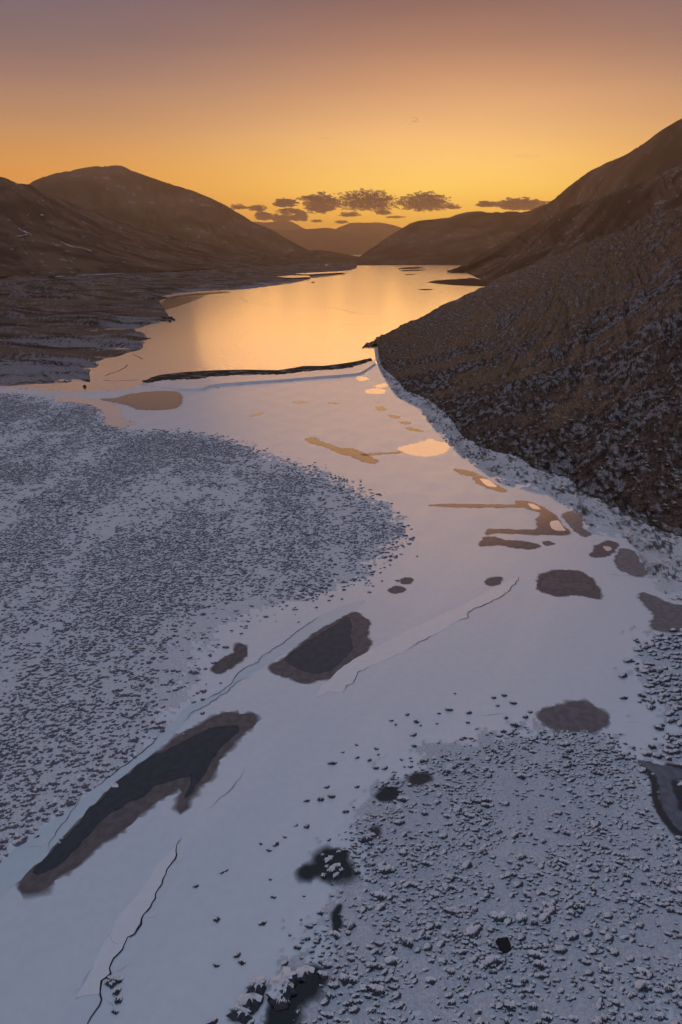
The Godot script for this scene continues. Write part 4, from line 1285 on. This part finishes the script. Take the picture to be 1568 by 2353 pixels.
func islet_mesh(world: PackedVector2Array, h: float, low: float, col: Color) -> ArrayMesh:
	var mid := Vector2.ZERO
	for p in world: mid += p / world.size()
	var v := PackedVector3Array()
	var c := PackedColorArray()
	var idx := PackedInt32Array()
	var line := PackedVector2Array()
	var n := noise("rag", 0.35, 3)
	for i in world.size():
		for j in 4:
			line.append(world[i].lerp(world[(i + 1) % world.size()], j / 4.0))
	var cnt := line.size()
	for ring in 3:
		for p in line:
			var q := p.lerp(mid, [0.0, 0.25, 0.7][ring])
			v.append(Vector3(q.x, [low, h * 0.7, h][ring] + n.get_noise_2d(q.x, q.y) * h * 0.4 * ring, q.y))
			c.append(col.lerp(col * 1.7, n.get_noise_2d(q.x * 0.4, q.y * 0.4) + 0.3))
	v.append(Vector3(mid.x, h, mid.y))
	c.append(col)
	for ring in 3:
		for i in cnt:
			var j := (i + 1) % cnt
			if ring < 2: idx.append_array([ring * cnt + i, ring * cnt + j, ring * cnt + cnt + i, ring * cnt + j, ring * cnt + cnt + j, ring * cnt + cnt + i])
			else: idx.append_array([2 * cnt + i, 2 * cnt + j, 3 * cnt])
	return commit(v, c, idx, M.moor)

func build_details() -> void:
	var snow := base_mat(0.8, 0.3, false)
	snow.albedo_color = Color(0.86, 0.86, 0.88)
	var o: MeshInstance3D
	o = put("track", draped(Z(0, 363, [255, 546, 330, 541, 420, 537, 500, 534, 590, 529]), 0.9, 0.35, snow))
	tag(o, "snow-covered track crossing the moor below the hill", "", "", "structure")
	for e in [[[85, 325, 110, 338, 135, 347, 150, 356], "upper branch of the forked snow streak on the dark hill"], [[60, 363, 100, 358, 135, 350], "lower branch of the forked snow streak on the dark hill"], [[280, 385, 310, 400, 340, 410, 380, 415, 430, 432], "longest snow-filled gully slanting down the dark hill"], [[118, 272, 130, 262, 138, 254], "short snow streak high on the dark hill"], [[188, 261, 206, 265], "tiny snow fleck high on the dark hill"]]:
		o = put("snow_streak", draped(Z(0, 363, e[0]), 0.7, 0.6, snow))
		tag(o, e[1], "snow streak", "snow streaks on the dark hill")
	# ponds and lagoons on the flat left bank
	for e in [[Z(0, 363, [740, 636, 810, 622, 900, 615, 1050, 606, 1062, 610, 960, 616, 830, 628, 770, 640]), "long bright lagoon behind the left bank's shore"], [Z(0, 363, [1270, 546, 1330, 540, 1420, 540, 1430, 546, 1340, 551]), "small bright lagoon near the loch's far end"], [Z(580.7, 544.4, [270, 241, 350, 235, 450, 230, 560, 225, 625, 220, 600, 232, 480, 238, 360, 245], 0.3518), "thin bright lagoon below the low knoll"], [Z(0, 363, [1490, 492, 1510, 490, 1508, 494]), "tiny bright pool below the low knoll"]]:
		var pts: PackedVector2Array = e[0]
		var v := PackedVector3Array()
		var hgt := 0.0
		for p in pts:
			v.append(hit(p.x, p.y))
			hgt = maxf(hgt, v[-1].y)
		for i in v.size():
			v[i] = G(pts[i].x, pts[i].y, hgt + 0.15)
		var flat := PackedVector2Array()
		for q in v: flat.append(Vector2(q.x, q.z))
		var tri := Geometry2D.triangulate_polygon(flat)
		o = put("lagoon", commit(v, PackedColorArray(), PackedInt32Array(tri), M.water))
		tag(o, e[1], "lagoon", "", "structure")
	# mud flat, islets and the spit on the other bank
	ice_patch(Z(0, 363, [1060, 612, 960, 626, 900, 650, 830, 676, 750, 698, 712, 697, 740, 670, 790, 642, 860, 627, 950, 617]), Color(0.12, 0.085, 0.06), Color(0.12, 0.085, 0.06), "brown shallow mud flat along the left bank's shore", 3.0, -0.045, "mud_flat", "mud flat", "", 2.0)
	var k := 0.3518
	for e in [[[945, 206, 1000, 198, 1100, 196, 1132, 203, 1060, 210, 950, 213], "upper long islet near the loch's far end"], [[945, 222, 1000, 216, 1135, 213, 1140, 217, 1000, 226], "lower long islet near the loch's far end"], [[995, 245, 1060, 242, 1062, 246, 1000, 249], "tiny islet beside the golden inlet"], [[1078, 345, 1130, 341, 1183, 342, 1130, 348], "thin dark floe line beside the spit"], [[380, 296, 405, 294, 408, 299, 385, 300], "tiny dark islet off the left bank"]]:
		o = put("islet", islet_mesh(ground_poly(Z(580.7, 544.4, e[0], k)), 0.8, -0.3, Color(0.1, 0.07, 0.05)))
		tag(o, e[1], "islet")
	o = put("spit", islet_mesh(ground_poly(Z(580.7, 544.4, [1135, 297, 1160, 290, 1250, 284, 1330, 280, 1450, 268, 1600, 300, 1520, 325, 1320, 317, 1200, 306], k)), 2.5, -0.3, Color(0.12, 0.085, 0.065)))
	tag(o, "dark tapering spit reaching from the hillside into the loch", "spit")
	# boulders on the left bank's points
	for e in [[760, 738, 1.2], [772, 742, 1.0], [785, 738, 1.5], [792, 742, 0.9], [800, 745, 1.0], [782, 752, 0.9], [748, 735, 0.8], [608, 800, 0.7], [390, 1053, 0.6]]:
		var g := G(e[0] * 0.5, 363 + e[1] * 0.5)
		o = put("boulder", boulder_mesh(int(e[0]), e[2]))
		o.position = g + Vector3(0, 0.2, 0)
		o.rotation.y = e[0]
		tag(o, "dark boulder at the rocky point of the left bank" if e[1] < 760 else ("dark boulder in the bay below the rocky point" if e[0] > 500 else "dark stub standing at the ice edge below the bank"), "boulder", "boulders along the left bank")
	# hairlines in the thin ice on the loch
	for e in [[Z(784, 363, [-20, 690, 60, 712, 120, 716, 185, 720]), "fine ragged ice line across the golden loch"], [Z(784, 363, [-10, 765, 80, 766, 200, 761]), "straight ice line below the ragged one on the loch"], [Z(784, 363, [445, 627, 470, 612, 500, 603, 540, 596, 585, 592]), "short zigzag ice line beside the spit"], [Z(0, 363, [470, 1020, 520, 1025, 590, 1022, 650, 1018]), "thin ice line before the gravel bar's tip"], [Z(0, 363, [478, 1003, 510, 990, 548, 978, 575, 962, 588, 948]), "slanting ice line in the small bay"], [Z(0, 363, [612, 903, 635, 912, 660, 926]), "short ice line off the left bank"], [Z(0, 363, [1100, 640, 1140, 662, 1250, 678, 1400, 684, 1568, 690]), "long faint ice line in the loch's middle"]]:
		o = put("ice_line", ribbon(e[0], 0.7, -0.045))
		tag(o, e[1], "ice line", "ice lines on the open loch")
	# conifers on the mountain's spur
	for e in [[604, 521, 13.0], [607, 522, 16.0], [610, 523, 14.0], [614, 525, 11.0], [692, 567, 10.0], [697, 569, 14.0], [700, 571, 12.0], [703, 573, 10.0]]:
		var at := hit(e[0], e[1] + 3.5)
		var t := Node3D.new()
		t.name = numbered("conifer")
		add_child(t)
		t.position = at
		tag(t, "tiny dark conifer on the mountain's descending spur" if e[0] < 650 else "tiny dark conifer at the foot of the mountain's spur", "tree", "conifers on the spur")
		conifer(t, e[2])

func conifer(t: Node3D, h: float) -> void:
	var bark := base_mat(1.0, 0.1, false)
	bark.albedo_color = Color(0.3, 0.25, 0.2)
	var leaf := base_mat(1.0, 0.1, false)
	leaf.albedo_color = Color(0.22, 0.25, 0.17)
	var tr := CylinderMesh.new()
	tr.top_radius = h * 0.01
	tr.bottom_radius = h * 0.03
	tr.height = h
	tr.radial_segments = 6
	tr.material = bark
	put("trunk", tr, t).position.y = h * 0.5
	var st := SurfaceTool.new()
	st.begin(Mesh.PRIMITIVE_TRIANGLES)
	for i in 160:
		var f := rng.randf()
		var a := rng.randf() * TAU
		var r := (1.0 - f) * h * 0.24 * rng.randf_range(0.7, 1.2)
		var y := h * (0.12 + f * 0.9)
		var tip := Vector3(cos(a) * r, y - r * 0.35, sin(a) * r)
		var side := Vector3(-sin(a), 0.2, cos(a)) * (0.06 * h * (1.1 - f))
		for q in [Vector3(0, y, 0), tip + side, tip - side]: st.add_vertex(q)
	st.generate_normals()
	var m := st.commit()
	m.surface_set_material(0, leaf)
	put("crown", m, t)
